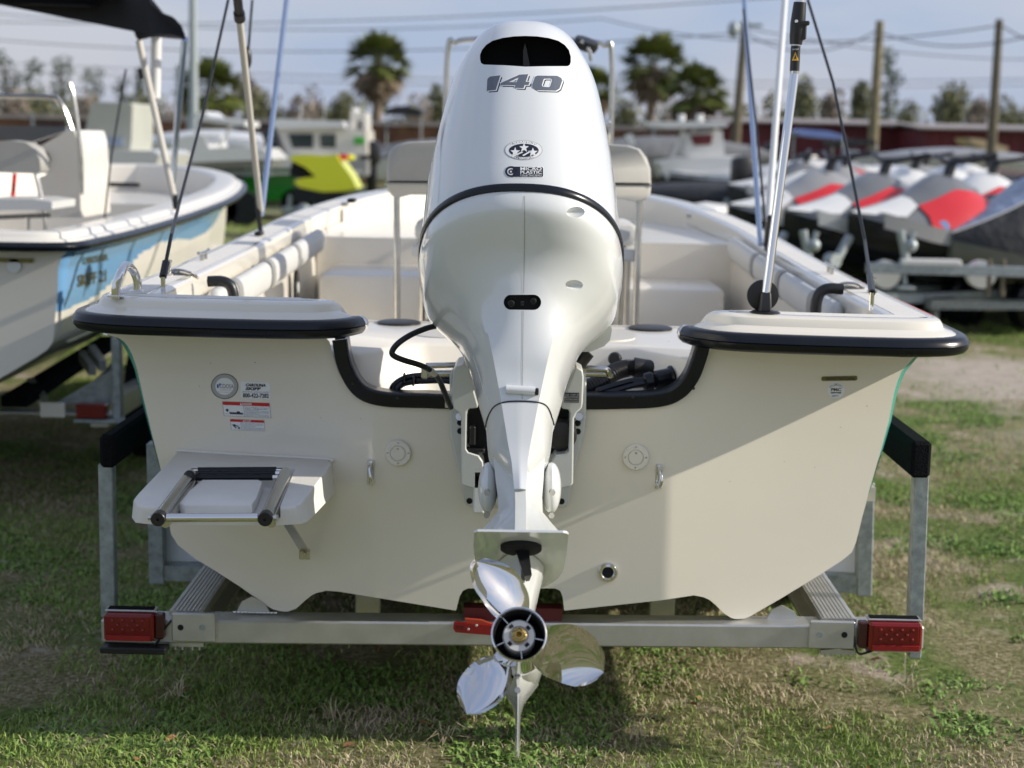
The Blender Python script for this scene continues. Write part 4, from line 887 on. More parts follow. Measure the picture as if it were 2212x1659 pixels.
MB().tube([(-.44, 1.8, 1.27), (.44, 1.8, 1.27)], .012, 10).tube([(-.42, 2.15, 1.27), (-.42, 2.15, .72)], .0125, 10).tube([(.42, 2.15, 1.27), (.42, 2.15, .72)], .0125, 10).tube([(-.42, 1.8, 1.0), (.42, 1.8, 1.0)], .01, 10).tube([(-.38, 1.85, 1.27), (-.38, 1.85, .72)], .01, 10).tube([(.38, 1.85, 1.27), (.38, 1.85, .72)], .01, 10).build('seat_stand', steel, ST)
MB().box((-.33, 2.0, .98), (.12, .2, .3), bev=.01).build('seat_bag', blk, ST)
CN = thing('steering_console', 'cream centre console with a bent steel grab rail, mostly hidden behind the motor', 'console', (0, 2.7, .72))
MB().prism([np.array(q) for q in ((-.34, 2.5, .72), (.34, 2.5, .72), (.34, 2.5, 1.55), (.30, 2.7, 1.75), (-.30, 2.7, 1.75), (-.34, 2.5, 1.55))], [np.array(q) for q in ((-.34, 3.0, .72), (.34, 3.0, .72), (.32, 3.0, 1.55), (.28, 2.95, 1.75), (-.28, 2.95, 1.75), (-.32, 3.0, 1.55))]).build('console_body', gelw, CN)
p0, p1 = P(962, 245, 2.8), P(966, 120, 2.8); p2 = P(985, 92, 2.8); p3 = P(1020, 85, 2.8); q3 = p3.copy(); q3[0] = -p3[0] - .0; q2 = p2.copy(); q2[0] *= -1; q1 = p1.copy(); q1[0] *= -1; q0 = p0.copy(); q0[0] *= -1
p0[2] = q0[2] = 1.4
MB().tube([p0, p1, p2, p3, (0, 2.8, p3[2] + .01), q3, q2, q1, q0], .0125, 12, smooth=70).build('grab_rail', steel, CN)
wn_ = P(1262, 105, 2.6); MB().lathe([(.05, 0), (.056, .02), (.05, .04), (.001, .045)], wn_, (.3, -.3, .9), 24).build('compass', blk, CN)
MB().tube([P(1255, 88, 2.55), P(1272, 108, 2.55), P(1277, 132, 2.55)], .009, 10, smooth=14).build('wheel_rim', steel, CN)
MB().ell(P(1312, 265, 2.3), (.018, .018, .014)).tube([P(1312, 268, 2.3), P(1300, 300, 2.3)], .005, 8).build('throttle_knob', chrome, CN)
# bimini frame of the near boat
BM = thing('bimini_canopy', 'bimini frame of white and steel tubes with black straps rising from the skiff sides', 'canopy frame', (0, 2, 1.3))
bmw = mat('white_tube', (.72, .73, .72), .3, .0, coat=.3)
beige = mat('beige_sleeve', (.55, .52, .46), .6)
bluet = mat('anodised_tube', (.42, .50, .64), .25, .9)
def ext(a, b, z): return a + (b - a) * ((z - a[2]) / (b[2] - a[2]))
def pole(a, b, r, m, z=None, nm='bow_tube', par=BM, n=12):
    if z: b = ext(a, b, z)
    MB().tube([a, b], r, n).build(nm, m, par); return b
LA = gt(563, 500); RA = gt(1655, 540)
t1 = pole(LA + (0, 0, .09), P(513, 0, 1.25), .0125, beige, 2.75)
MB().tube([LA + (0, 0, -.0), LA + (-.003, -.01, .05), LA + (-.01, -.02, .13)], .010, 10).build('bow_joint', blk, BM)
a = LA + (0, 0, .09); k = P(518, 42, 1.30); MB().tube([k, k + (k - a) * .03], .02, 10).tube([k + (k - a) * .03, k + (k - a) * .12], .016, 10).build('bow_joint', blk, BM)
t2 = pole(LA + (.0, .02, .07), P(619, 0, 3.3), .0125, bluet, 2.75)
t3_ = pole(RA + (0, 0, .02), P(1694, 20, 3.0), .0145, bmw, 2.75)
t4 = pole(RA + (-.02, .03, .02), P(1608, 10, 3.6), .0115, bluet, 2.75)
# aft strut with quick release joint and warning label
sb = gt(1652, 676); Yt = sb[1] + .10
b_ = P(1716, 160, Yt); s1_ = MB().tube([sb + (0, 0, .045), b_], .0125, 20).build('strut_tube', chrome, BM)
c_ = P(1719, 96, Yt); d_ = P(1728, 5, Yt)
MB().tube([b_, c_], .0125, 18).build('strut_tube', steel, BM)
MB().tube([c_, lerp(c_, d_, .18), lerp(c_, d_, .5), lerp(c_, d_, .8), d_], [.0165, .019, .0205, .0185, .017], 14).box(lerp(c_, d_, .5) + (.012, -.006, 0), (.034, .03, .012), bev=.003).box(lerp(c_, d_, .42) + (.014, -.004, -.01), (.018, .024, .05), bev=.004).build('quick_release', blk, BM)
MB().lathe([(.005, 0), (.004, -.003), (.001, -.003)], lerp(c_, d_, .5) + (-.008, -.024, .004), (0, 1, 0), 10).build('release_pin', chrome, BM)
pole(d_, d_ + (d_ - c_), .0125, chrome, 2.75, 'strut_tube')
lb = MB().tube([lerp(b_, c_, .1), lerp(b_, c_, .95)], .0131, 18, cap=False).build('warning_wrap', blk, BM)
Tb = bvh(lb)
decal('warning_symbol', yel, lb, Tb, [[(1711, 131), (1718, 112), (1725, 131)]], .0008); decal('warning_symbol', ink, lb, Tb, [[(1715, 128), (1718, 118), (1721, 128)]], .0012)
text('label_lettering', 'CAUTION', white, lb, Tb, 1712, 105, 1724, 108, 0)
bs = MB().lathe([(.042, -.004), (.042, .002), (.034, .006), (.001, .006)], sb, (0, 0, 1), 26).box(sb + (0, 0, .03), (.034, .034, .055), bev=.005, taper=(.8, .8)).build('strut_mount', blk, BM)
MB().lathe([(.043, 0), (.043, .010), (.03, .013), (.001, .013)], sb + (-.004, .03, .045), (0, -1, .05), 28).build('mount_disc', blk, BM)
zt_ = 2.75
for a, b in ((t1, t3_), (t2, t4)):
    m1 = lerp(a, b, .12) + (0, 0, .16); m2 = lerp(a, b, .88) + (0, 0, .16)
    MB().tube([a, a + (.03, 0, .08), m1, lerp(a, b, .5) + (0, 0, .2), m2, b + (-.03, 0, .08), b], .0125, 10, smooth=50).build('cross_bow', bmw, BM)
# straps
def strap(pts, m=blk, par=BM, w=.011, nm='strap'):
    MB().tube([P(*q) for q in pts], [w * .55] * len(pts), 6).build(nm, m, par)
e1 = gt(352, 598, .11); strap_pts = [e1, P(370, 508, e1[1] + .1), P(387, 440, .95), P(440, 240, 1.35), P(493, 0, 1.7)]
MB().tube(strap_pts, .0055, 6).tube([lerp(e1, strap_pts[1], .0), lerp(e1, strap_pts[1], .35)], .011, 8).build('strap', blk, BM); MB().tube([e1 - (0, 0, .05), e1], .0065, 8).build('strap_hook', chrome, BM)
t5 = ext(strap_pts[3], strap_pts[4], 2.75)
e2 = gt(1884, 632, .12); sp2 = [e2, P(1868, 520, .95), P(1835, 350, 1.2), P(1800, 180, 1.5), P(1745, 0, 1.8)]
MB().tube(sp2, .0055, 6).tube([lerp(e2, sp2[1], .0), lerp(e2, sp2[1], .3)], .010, 8).build('strap', blk, BM); MB().tube([e2 - (0, 0, .05), e2], .0065, 8).build('strap_hook', chrome, BM)
MB().tube([P(545, 0, 2.6), P(536, 115, 2.5)], .006, 6).ell(P(534, 125, 2.5), (.02, .02, .05)).tube([P(534, 130, 2.5), P(540, 180, 2.45), P(553, 400, 2.2)], .004, 6).build('strap', blk, BM)
MB().tube([P(1606, 20, 3.0), P(1640, 330, 2.4), RA + (0, 0, .04)], .005, 6).tube([P(1664, 470, 2.0), RA + (0, 0, .02)], .013, 8).build('strap', blk, BM)

# ================================================================ ground
def vnoise(x, y, s, seed=0):
    g = np.random.default_rng(seed).random((64, 64)); X = x * s; Y = y * s; i = np.floor(X).astype(int); j = np.floor(Y).astype(int); fx = X - i; fy = Y - j
    fx = fx * fx * (3 - 2 * fx); fy = fy * fy * (3 - 2 * fy); g00 = g[i % 64, j % 64]; g10 = g[(i + 1) % 64, j % 64]; g01 = g[i % 64, (j + 1) % 64]; g11 = g[(i + 1) % 64, (j + 1) % 64]
    return (g00 * (1 - fx) + g10 * fx) * (1 - fy) + (g01 * (1 - fx) + g11 * fx) * fy
def fbm(x, y, s, seed=0): return .5 * vnoise(x, y, s, seed) + .3 * vnoise(x, y, s * 2.1, seed + 1) + .2 * vnoise(x, y, s * 4.3, seed + 2)
gm = bpy.data.materials.new('ground_soil'); gm.use_nodes = True; t = gm.node_tree; b = t.nodes['Principled BSDF']; b.inputs['Roughness'].default_value = .95; b.inputs['Specular IOR Level'].default_value = .15
def N(ty, **k):
    n = t.nodes.new(ty)
    for a_, v_ in k.items():
        if a_ in n.inputs: n.inputs[a_].default_value = v_
        else: setattr(n, a_, v_)
    return n
co = N('ShaderNodeTexCoord')
def noise(s, d=6, r=.6): n = N('ShaderNodeTexNoise', Scale=s, Detail=d, Roughness=r); t.links.new(co.outputs['Object'], n.inputs['Vector']); return n
def ramp(src, els):
    r = N('ShaderNodeValToRGB'); e = r.color_ramp.elements
    while len(e) < len(els): e.new(.5)
    for q, (p_, c_) in zip(e, els): q.position = p_; q.color = (*c_, 1)
    t.links.new(src, r.inputs[0]); return r
def mixc(f, a_, b_):
    m_ = N('ShaderNodeMix', data_type='RGBA'); t.links.new(f, m_.inputs['Factor'])
    for s_, q in (('A', a_), ('B', b_)):
        if isinstance(q, tuple): m_.inputs[s_].default_value = (*q, 1)
        else: t.links.new(q, m_.inputs[s_])
    return m_.outputs['Result']
fine = ramp(noise(55, 8, .7).outputs[0], [(.30, (.07, .065, .03)), (.42, (.18, .17, .07)), (.55, (.34, .30, .17)), (.68, (.56, .48, .36))])
green = ramp(noise(42, 8, .7).outputs[0], [(.30, (.04, .06, .015)), (.5, (.14, .20, .05)), (.70, (.30, .33, .12))])
n1 = ramp(noise(1.7, 6).outputs[0], [(.45, (0, 0, 0)), (.58, (1, 1, 1))])
base = mixc(n1.outputs[0], fine.outputs[0], green.outputs[0])
sand = ramp(noise(24, 8, .7).outputs[0], [(.25, (.24, .19, .13)), (.5, (.50, .42, .33)), (.75, (.62, .55, .45))])
ns_ = ramp(noise(1.9, 6, .65).outputs[0], [(.56, (0, 0, 0)), (.64, (1, 1, 1))])
base = mixc(ns_.outputs[0], base, sand.outputs[0])
# worn sandy track: a wavy band across the yard on the right
sx = N('ShaderNodeSeparateXYZ'); t.links.new(co.outputs['Object'], sx.inputs[0])
wv = noise(.35, 3); 
def math_(op, a_, b_=None):
    m_ = N('ShaderNodeMath', operation=op)
    for i_, q in enumerate((a_, b_)):
        if q is None: continue
        if isinstance(q, (int, float)): m_.inputs[i_].default_value = q
        else: t.links.new(q, m_.inputs[i_])
    return m_.outputs[0]
wob = math_('MULTIPLY', math_('SUBTRACT', wv.outputs[0], .5), 3.2); fz = math_('MULTIPLY', math_('SUBTRACT', noise(6, 6, .7).outputs[0], .5), 1.6)
def band(y0, w, x0=2.2):
    d_ = math_('ABSOLUTE', math_('SUBTRACT', math_('ADD', math_('ADD', sx.outputs[1], wob), fz), y0)); m_ = N('ShaderNodeMapRange'); m_.inputs['From Min'].default_value = w; m_.inputs['From Max'].default_value = w * .45
    t.links.new(d_, m_.inputs[0]); e_ = N('ShaderNodeMapRange'); e_.inputs['From Min'].default_value = x0; e_.inputs['From Max'].default_value = x0 + 1.2; t.links.new(sx.outputs[0], e_.inputs[0]); return math_('MULTIPLY', m_.outputs[0], e_.outputs[0])
bandf = math_('MAXIMUM', band(7.3, 1.9), math_('MULTIPLY', band(4.6, .55), .6))
track = ramp(noise(9, 8, .7).outputs[0], [(.25, (.36, .29, .24)), (.5, (.52, .45, .38)), (.75, (.66, .58, .50))])
base = mixc(bandf, base, track.outputs[0])
t.links.new(base, b.inputs['Base Color'])
bp = N('ShaderNodeBump', Strength=.9, Distance=.03); t.links.new(noise(38, 8, .75).outputs[0], bp.inputs['Height']); t.links.new(bp.outputs[0], b.inputs['Normal'])
gn = 90; gx_ = np.linspace(-9, 9, gn); gy_ = np.linspace(-8, 14, gn); v = []; f = []
g = MB()
for i in range(gn):
    for j in range(gn):
        x, y = gx_[i], gy_[j]; e = min(1, min(9 - abs(x), y + 8, 14 - y) / 1.5)
        v.append((x, y, (float(fbm(np.array(x), np.array(y), 1.3, 5)) - .5) * .05 * e))
f = [(i * gn + j, (i + 1) * gn + j, (i + 1) * gn + j + 1, i * gn + j + 1) for i in range(gn - 1) for j in range(gn - 1)]
o4 = len(v)
for x, y in ((-9, -8), (9, -8), (9, 14), (-9, 14), (-700, -700), (700, -700), (700, 900), (-700, 900)): v.append((x, y, 0))
f += [(o4, o4 + 4, o4 + 5, o4 + 1), (o4 + 1, o4 + 5, o4 + 6, o4 + 2), (o4 + 2, o4 + 6, o4 + 7, o4 + 3), (o4 + 3, o4 + 7, o4 + 4, o4)]
gr_ = g.add(v, f).build('ground', gm); gr_['kind'] = 'structure'
def gz(x, y):
    e = np.minimum(1, np.minimum(np.minimum(9 - np.abs(x), y + 8), 14 - y) / 1.5); return (fbm(x, y, 1.3, 5) - .5) * .05 * np.clip(e, 0, 1)
def blades(name, n, xr, yr_, hgt, wid, m, dens, seed, curl=.5):
    rg_ = np.random.default_rng(seed); x = rg_.uniform(*xr, n * 3); y = yr_[0] + (yr_[1] - yr_[0]) * rg_.random(n * 3) ** 1.5
    k = rg_.random(n * 3) < dens(x, y); x, y = x[k][:n], y[k][:n]; n = len(x); z = gz(x, y)
    a = rg_.uniform(0, 2 * pi, n); h = hgt * rg_.uniform(.3, 1.25, n); w = wid * rg_.uniform(.6, 1.3, n); ln = rg_.uniform(.2, 1.2, n) * curl * 2 * h; d = rg_.uniform(0, 2 * pi, n)
    cx, cy = np.cos(a) * w, np.sin(a) * w; dx, dy = np.cos(d), np.sin(d)
    V = np.empty((n, 5, 3)); V[:, 0] = np.stack([x - cx, y - cy, z - .003], 1); V[:, 1] = np.stack([x + cx, y + cy, z - .003], 1)
    V[:, 2] = np.stack([x + dx * ln * .4 - cx * .7, y + dy * ln * .4 - cy * .7, z + h * .65], 1); V[:, 3] = np.stack([x + dx * ln * .4 + cx * .7, y + dy * ln * .4 + cy * .7, z + h * .65], 1)
    V[:, 4] = np.stack([x + dx * ln, y + dy * ln, z + h * np.where(curl > 1, .6, .95)], 1)
    me = bpy.data.meshes.new(name); me.vertices.add(n * 5); me.vertices.foreach_set('co', V.astype(np.float32).ravel())
    b0 = np.arange(n) * 5; F3 = np.concatenate([np.stack([b0, b0 + 1, b0 + 3], 1), np.stack([b0, b0 + 3, b0 + 2], 1), np.stack([b0 + 2, b0 + 3, b0 + 4], 1)]).astype(np.int32)
    me.loops.add(F3.size); me.loops.foreach_set('vertex_index', F3.ravel()); me.polygons.add(len(F3)); me.polygons.foreach_set('loop_start', np.arange(len(F3), dtype=np.int32) * 3)
    me.update(calc_edges=True); me.materials.append(m); o = bpy.data.objects.new(name, me); COL.objects.link(o); o['kind'] = 'stuff'; return o
def gmat(nm, c1, c2, sc):
    m = mat(nm, c1, .6, col2=c2, var=.5, vscale=sc, detail=3, spec=.25); b = m.node_tree.nodes['Principled BSDF']; return m
gg = gmat('grass_green', (.36, .47, .12), (.13, .20, .04), 34); gd = gmat('grass_dry', (.62, .53, .36), (.38, .31, .19), 40); gc = gmat('clover_green', (.27, .41, .10), (.11, .20, .045), 24)
view = lambda x, y: np.abs(x) < (y + 4.15) * .40 + .35
def trk(x, y): return 1 - .93 * ((np.abs(y - 7.5 + (vnoise(x, y, .35, 9) - .5) * 1.6) < 1.0) & (x > 2.6))
d1 = lambda x, y: (np.clip((fbm(x, y, 1.4, 11) - .40) * 5, .16, 1)) * (1 - .95 * (fbm(x, y, 1.9, 31) > .59)) * view(x, y) * trk(x, y)
d2 = lambda x, y: (np.clip((.60 - fbm(x, y, 1.4, 11)) * 4.5, .15, 1)) * (1 - .8 * (fbm(x, y, 1.9, 31) > .60)) * view(x, y) * trk(x, y)
d3 = lambda x, y: np.clip((fbm(x, y, 2.1, 41) - .50) * 8, 0, 1) * view(x, y) * trk(x, y)
tag(blades('green_grass', 130000, (-3.2, 4.2), (-.7, 7.5), .024, .0019, gg, d1, 1, .6), 'short green grass growing across the boat yard', 'grass')
tag(blades('dry_grass', 140000, (-3.2, 4.2), (-.7, 7.5), .018, .0019, gd, d2, 2, .9), 'dead straw coloured grass lying between the green patches', 'grass')
tag(blades('clover_patch', 85000, (-3.2, 4.2), (-.7, 7.5), .020, .0058, gc, d3, 3, 1.1), 'low leafy green weeds in clumps in the grass', 'weeds')
tag(blades('far_grass', 70000, (-12, 12), (7.5, 26), .06, .005, gg, lambda x, y: d1(x, y), 4, .7), 'longer rough grass further back between the parked boats', 'grass')
tf_ = MB()
for cx_, cy_ in ((.93, .28), (-.55, .2), (.35, .10), (1.25, .55), (-1.05, .35), (.62, .02), (1.5, 1.2), (-.2, .05)):
    for k in range(16):
        a = random.uniform(0, 2 * pi); L = random.uniform(.05, .14); w = .0016; q = np.array((cx_ + random.gauss(0, .012), cy_ + random.gauss(0, .012), .008)); e = np.array((cos(a), sin(a), 0)); n_ = np.array((-sin(a), cos(a), 0)) * w; hh = L * random.uniform(.15, .7)
        tf_.add([q - n_, q + n_, q + e * L * .4 + n_ + (0, 0, hh), q + e * L * .4 - n_ + (0, 0, hh), q + e * L + (0, 0, hh * random.uniform(.2, 1.1))], [(0, 1, 2, 3), (3, 2, 4)])
tag(tf_.build('straw_tufts', gd, smooth=False), 'long pale straw stalks splayed out of the short grass', 'grass', kind='stuff')
lv = MB(); 
for k in range(110):
    x = random.uniform(-2.2, 2.8); y = random.uniform(-.3, 5) if k > 60 else random.uniform(-.2, 1.2); z = float(gz(np.array(x), np.array(y))) + random.uniform(.006, .02); a = random.uniform(0, 2 * pi); L = random.uniform(.010, .024); w = L * random.uniform(.35, .6); t1_, t2_ = random.uniform(-.5, .5), random.uniform(-.5, .5)
    c, s_ = cos(a), sin(a); q = [(-1, 0), (-.4, .9), (.4, .8), (1, 0), (.4, -.8), (-.4, -.9)]
    lv.add([(x + c * u * L - s_ * v * w, y + s_ * u * L + c * v * w, z + u * L * t1_ + v * w * t2_ + .3 * L * v * v) for u, v in q], [(0, 1, 2, 3), (0, 3, 4, 5)])
o = lv.build('fallen_leaves', mat('dead_leaf', (.42, .20, .08), .6, col2=(.20, .10, .05), var=.5, vscale=3), smooth=False); tag(o, 'small brown and orange fallen leaves scattered over the grass', 'leaves', kind='stuff')
# ================================================================ the yard behind
gcream = MATS['gelcoat_light']
whitep = mat('white_fibreglass', (.74, .74, .72), .3, coat=.3, var=.06, vscale=2)
greyc = mat('grey_cover', (.20, .205, .21), .8, var=.3, vscale=2, bump=.5, bscale=6, dist=.08)
dkc = mat('dark_cover', (.03, .032, .036), .7, var=.4, vscale=3, bump=.5, bscale=7, dist=.06)
silv = mat('silver_blue_cover', (.36, .43, .56), .32, .3, var=.4, vscale=7, bump=.5, bscale=9, dist=.05)
glassd = mat('dark_glass', (.03, .045, .045), .08, coat=.5)
greenp = mat('green_paint', (.015, .20, .02), .25, coat=.5)
lime = mat('lime_green', (.07, .42, .05), .4)
yell = mat('yellow_paint', (.74, .76, .03), .3, coat=.4)
redpt = mat('red_paint', (.62, .02, .025), .3, coat=.5)
gray2 = mat('grey_paint', (.30, .30, .30), .4, coat=.3)
pgr = mat('pale_grey_paint', (.58, .58, .56), .35, coat=.3)
maroon = mat('maroon_metal', (.15, .018, .024), .6, var=.35, vscale=1.2)
rust1 = mat('rust_brown', (.24, .12, .07), .9, var=.6, vscale=1.5); rust2 = mat('rust_dark', (.12, .08, .075), .9, var=.5, vscale=1.5); rust3 = mat('rust_tan', (.34, .29, .22), .9, var=.4, vscale=1.5)
roofm = mat('pale_roof', (.38, .33, .31), .6, var=.3, vscale=1)
woodp = mat('pole_wood', (.17, .145, .10), .9, var=.4, vscale=6)
# ---- neighbouring skiff
NB = thing('skiff_boat', 'second skiff parked on the left with a light blue side and a cream swoosh', 'boat', (-3.17, 5, .5))
NX, NY = -3.09, 2.36
def nt_pt(p): return np.array((p[0] + NX, p[1] + NY, p[2] + .035))
_k = np.array([(1.19, 1.19), (1.15, 1.18), (1.12, 1.15), (1.105, 1.10), (1.10, 1.0), (1.09, .92), (1.08, .84), (1.075, .79), (1.05, .755), (1.0, .72), (.8, .60), (.62, .50), (.56, .47), (.5, .47), (.44, .52), (0, .50)])
_q = list(_k[:3]) + [np.array(lerp(_k[3 + int(t)], _k[min(15, 4 + int(t))], t - int(t))) for t in np.linspace(0, 11.999, 27)]
SRo = SR; SR = [np.array((a, 0., b_)) for a, b_ in _q]
sec = [nt_pt(p) for p in SR]; secL = [nt_pt(np.array((-p[0], p[1], p[2]))) for p in SR]
n = len(sec); MB().loft([secL, sec], closed=False).build('transom', gelw, NB, ang=60)
def nz_(y): return 1.235 + .17 * max(0, (y - NY - .6) / 5.3) ** 1.6
gpN = gpath(1)
for sgn in (1, -1):
    R0 = shell([np.array((p[0] * sgn, p[1], p[2])) for p in SR], sgn); K = []
    for r in R0: K.append([nt_pt(p) for p in r])
    K = [np.array(r) for r in K]; D = []
    for i in range(len(K) - 1):
        m_ = 14 if i > 2 else 2
        for k in range(m_): D.append(lerp(K[i], K[i + 1], k / m_))
    D.append(K[-1]); 
    if sgn > 0:
        # refine down the side and split the colours along the swoosh
        cut_ = [PX(x, y, NX + 1.10) for x, y in ((140, 668), (200, 640), (250, 592), (290, 548), (330, 523), (370, 517), (400, 519), (440, 505), (475, 480), (500, 455), (520, 430))]
        ys = [c[1] for c in cut_]; zs = [c[2] for c in cut_]
        dd = []
        for r in D:
            q = []
            for i in range(13):
                for k in range(5): q.append(lerp(r[i], r[i + 1], k / 5))
            q.append(r[13]); dd.append(q)
        A_, B_ = MB(), MB(); V = [p for r in dd for p in r]; m_ = len(dd[0]); fa, fb = [], []
        for i in range(len(dd) - 1):
            for k in range(m_ - 1):
                f = (i * m_ + k, i * m_ + k + 1, (i + 1) * m_ + k + 1, (i + 1) * m_ + k); c = sum(V[j] for j in f) / 4
                (fa if c[2] > np.interp(c[1], ys, zs) and c[1] < NY + 5.3 else fb).append(f)
        A_.add(V, fa).build('side_panel', blue, NB, ang=60); B_.add(V, fb).build('side_panel', gelw, NB, ang=60)
        MB().loft([r[13:] for r in D], closed=False).build('bottom_shell', gelw, NB, ang=60)
    else: MB().loft(D, closed=False).build('side_panel', blue, NB, ang=60)
    R_ = [[np.array((p[0] + NX, p[1] + NY, nz_(p[1] + NY) + p[2] - zf(*gq))) for p in r] for r, gq in zip(sweep(gpath(sgn), capprof, zf), gpath(sgn))]
    R_ = []
    for r, gq in zip(sweep(gpath(sgn), capprof, lambda x, y: 0), gpath(sgn)): R_.append([np.array((p[0] + NX, p[1] + NY, nz_(gq[1] + NY) + p[2] * .9)) for p in r])
    MB().loft(R_, closed=False).build('gunwale', gelw, NB, ang=75)
    R_ = []
    for r, gq in zip(sweep(gpath(sgn), railprof, lambda x, y: 0), gpath(sgn)): R_.append([np.array((p[0] + NX, p[1] + NY, nz_(gq[1] + NY) + p[2] * .8)) for p in r])
    MB().loft(R_).build('rub_rail', rubber, NB, ang=60)
MB().box((NX, NY + .0, 1.235), (1.2, .16, .06), bev=.02).build('stern_cap', gelw, NB)
MB().box((NX, NY + 2.9, .80), (2.1, 5.2, .04)).build('cockpit_sole', gelw, NB); MB().box((NX, NY + .55, 1.15), (1.95, .8, .04), bev=.01).build('aft_deck', gelw, NB)
MB().prism([p + np.array((NX, NY, .0)) for p in plan(3.6, 5.6, .21, 1.25)], [p + np.array((NX, NY, 0)) for p in plan(3.6, 5.6, .21, .82)]).build('forward_deck', gelw, NB)
for sgn in (1, -1):
    MB().loft([[np.array((p[0] - sgn * .21 + NX, p[1] + NY, nz_(p[1] + NY) + .03)), np.array((p[0] - sgn * .22 + NX, p[1] + NY, .82))] for p in gpath(sgn)[79:140:3]], closed=False).build('inner_side', gelw, NB)
MB().box(P(262, 399, 6.6), (.26, .02, .03), bev=.006).build('name_plate', blk, NB)
Tn = bvh(*[o for o in NB.children if o.name.startswith('side_panel')])
for wd, b_, r_ in (('CAROLINA', (178, 556, 232, 572), -.18), ('SKIFF 21', (166, 594, 228, 620), -.2)): text('side_lettering', wd, gold, NB, Tn, *b_, .03, rot=r_, off=.004)
MB().box(P(28, 562, NY - .012) , (.17, .004, .018)).build('hull_number_plate', gold, NB)
MB().lathe([(.03, 0), (.03, -.002), (.001, -.002)], P(30, 574, NY - .012), (0, 1, 0), 18).build('round_sticker', white, NB)
# its console, seat and rails
pc = MB().px([(74, 323), (149, 280), (160, 282), (167, 304), (171, 360), (175, 470), (80, 470), (84, 384), (100, 377), (106, 342)], 4.3, 4.9).build('console', gelw, NB)
MB().px([(60, 310), (0, 300), (-60, 300), (-60, 271), (0, 271), (140, 274), (143, 282)], 4.6, 4.65).build('windscreen', mat('smoked_screen', (.10, .105, .11), .25), NB)
MB().px([(82, 327), (100, 328), (107, 345), (98, 374), (90, 372), (88, 340)], 4.28, 4.3).build('console_pocket', blk, NB)
MB().px([(-30, 320), (-20, 306), (20, 303), (55, 308), (75, 322), (86, 345), (88, 368), (80, 375), (-30, 372)], 3.7, 3.85).build('backrest', vinyl, NB, ang=60)
MB().px([(-30, 430), (70, 430), (112, 436), (112, 452), (-30, 455)], 3.5, 3.9).build('seat_cushion', vinylw, NB)
MB().tube([P(76, 370, 3.75), P(90, 430, 3.75), P(98, 500, 3.75)], .013, 10).tube([P(-20, 470, 3.6), P(110, 465, 3.6)], .012, 8).tube([P(60, 470, 3.6), P(60, 520, 3.6)], .012, 8).build('seat_leg', steel, NB)
MB().tube([P(32, 375, 3.9), P(27, 430, 3.9)], .012, 8).build('red_strap', redpt, NB)
MB().tube([P(-40, 207, 4.8), P(100, 209, 4.8), P(128, 220, 4.8), P(150, 270, 4.8), P(165, 330, 4.8), P(168, 400, 4.8)], .016, 10, smooth=30).build('grab_rail', steel, NB); MB().tube([P(150, 180, 4.2), P(160, 220, 4.2), P(174, 330, 4.2), P(176, 420, 4.2)], .013, 10, smooth=20).build('grab_rail', steel, NB)
MB().tube([P(210, 360, 5.0), P(212, 440, 5.0)], .022, 10).build('white_post', whitep, NB)
# its bimini top
BT = thing('bimini_canopy', 'black canvas bimini top with drooping corner over the left skiff', 'canopy', P(340, 420, 3.6), None)
cv = [(-120, -10), (314, -20), (330, 12), (352, 30), (378, 40), (392, 55), (400, 75), (400.5, 86), (376, 80), (352, 76), (330, 80), (300, 87), (292, 66), (284, 50), (265, 25), (230, 18), (191, 14), (0, 6), (-120, 4)]
A = [P(x, y, 3.35 + .25 * sin(x * .03)) for x, y in cv]; MB().prism(A, [a + np.array((-.02, .03, .012)) for a in A]).build('canvas_valance', canvas, BT, ang=60)
a0 = P(314, -20, 3.35); MB().loft([[np.array((x, y, a0[2] + .16 * sin(pi * (y - 3.2) / 2.6) - .10 * (abs(x + 2.9) / 1.3) ** 2)) for y in np.linspace(3.2, 4.1, 8)] for x in np.linspace(-4.3, a0[0] - .12, 12)], closed=False).build('canvas_roof', canvas, BT)
for a, b_, m_ in ((((300, 88), 3.4), ((376, 428), 3.3), beige), (((399, 84), 3.4), ((371, 405), 4.4), bluet)):
    MB().tube([P(*a[0], a[1]), P(*b_[0], b_[1])], .016, 10).build('canopy_leg', m_, BT)
MB().tube([P(377, 420, 3.3), P(381, 452, 3.3)], .016, 8).tube([P(304, 148, 3.4), P(310, 170, 3.4)], .018, 8).build('leg_joint', blk, BT)
MB().tube([P(338, 76, 3.5), P(335, 212, 3.5)], .026, 12).build('hanging_tube', whitep, BT)
MB().tube([P(272, 150, 4), P(240, 340, 4), P(225, 480, 4)], .005, 6).build('strap', blk, BT)
# its trailer
T2 = thing('boat_trailer', 'aluminium trailer with red tail light and galvanised post under the blue sided skiff', 'trailer', (-2.9, 3.5, 0))
YT = 2.7
def b2(n, x0, y0, x1, y1, Y, dp, m, par=T2):
    a = P(x0, y0, Y); b = P(x1, y1, Y); c = (a + b) / 2; c[1] = Y + dp / 2; return MB().box(c, (abs(b[0] - a[0]), dp, abs(a[2] - b[2])), bev=.004).build(n, m, par)
b2('rear_crossbeam', -900, 871, 240, 900, YT, .1, alu); b2('end_bracket', 85, 870, 140, 903, YT - .02, .02, gelw); tlg = b2('tail_light', 163, 874, 228, 905, YT - .04, .06, red)
b2('guide_post', 239, 730, 262, 912, YT, .05, galv); b2('light_bracket', 158, 906, 262, 916, YT - .04, .08, galv); b2('fender', 262, 858, 306, 872, 3.5, .8, whitep)
MB().loft([[P(118, 872, 2.8), P(240, 872, 2.8), P(240, 800, 2.8)], [P(190, 835, 4.4), P(242, 830, 4.4), P(252, 770, 4.4)]]).build('side_beam', galv, T2)
MB().beam(P(30, 868, 2.8), P(240, 735, 4.6), .12, .05).build('bunk_board', carpet, T2)
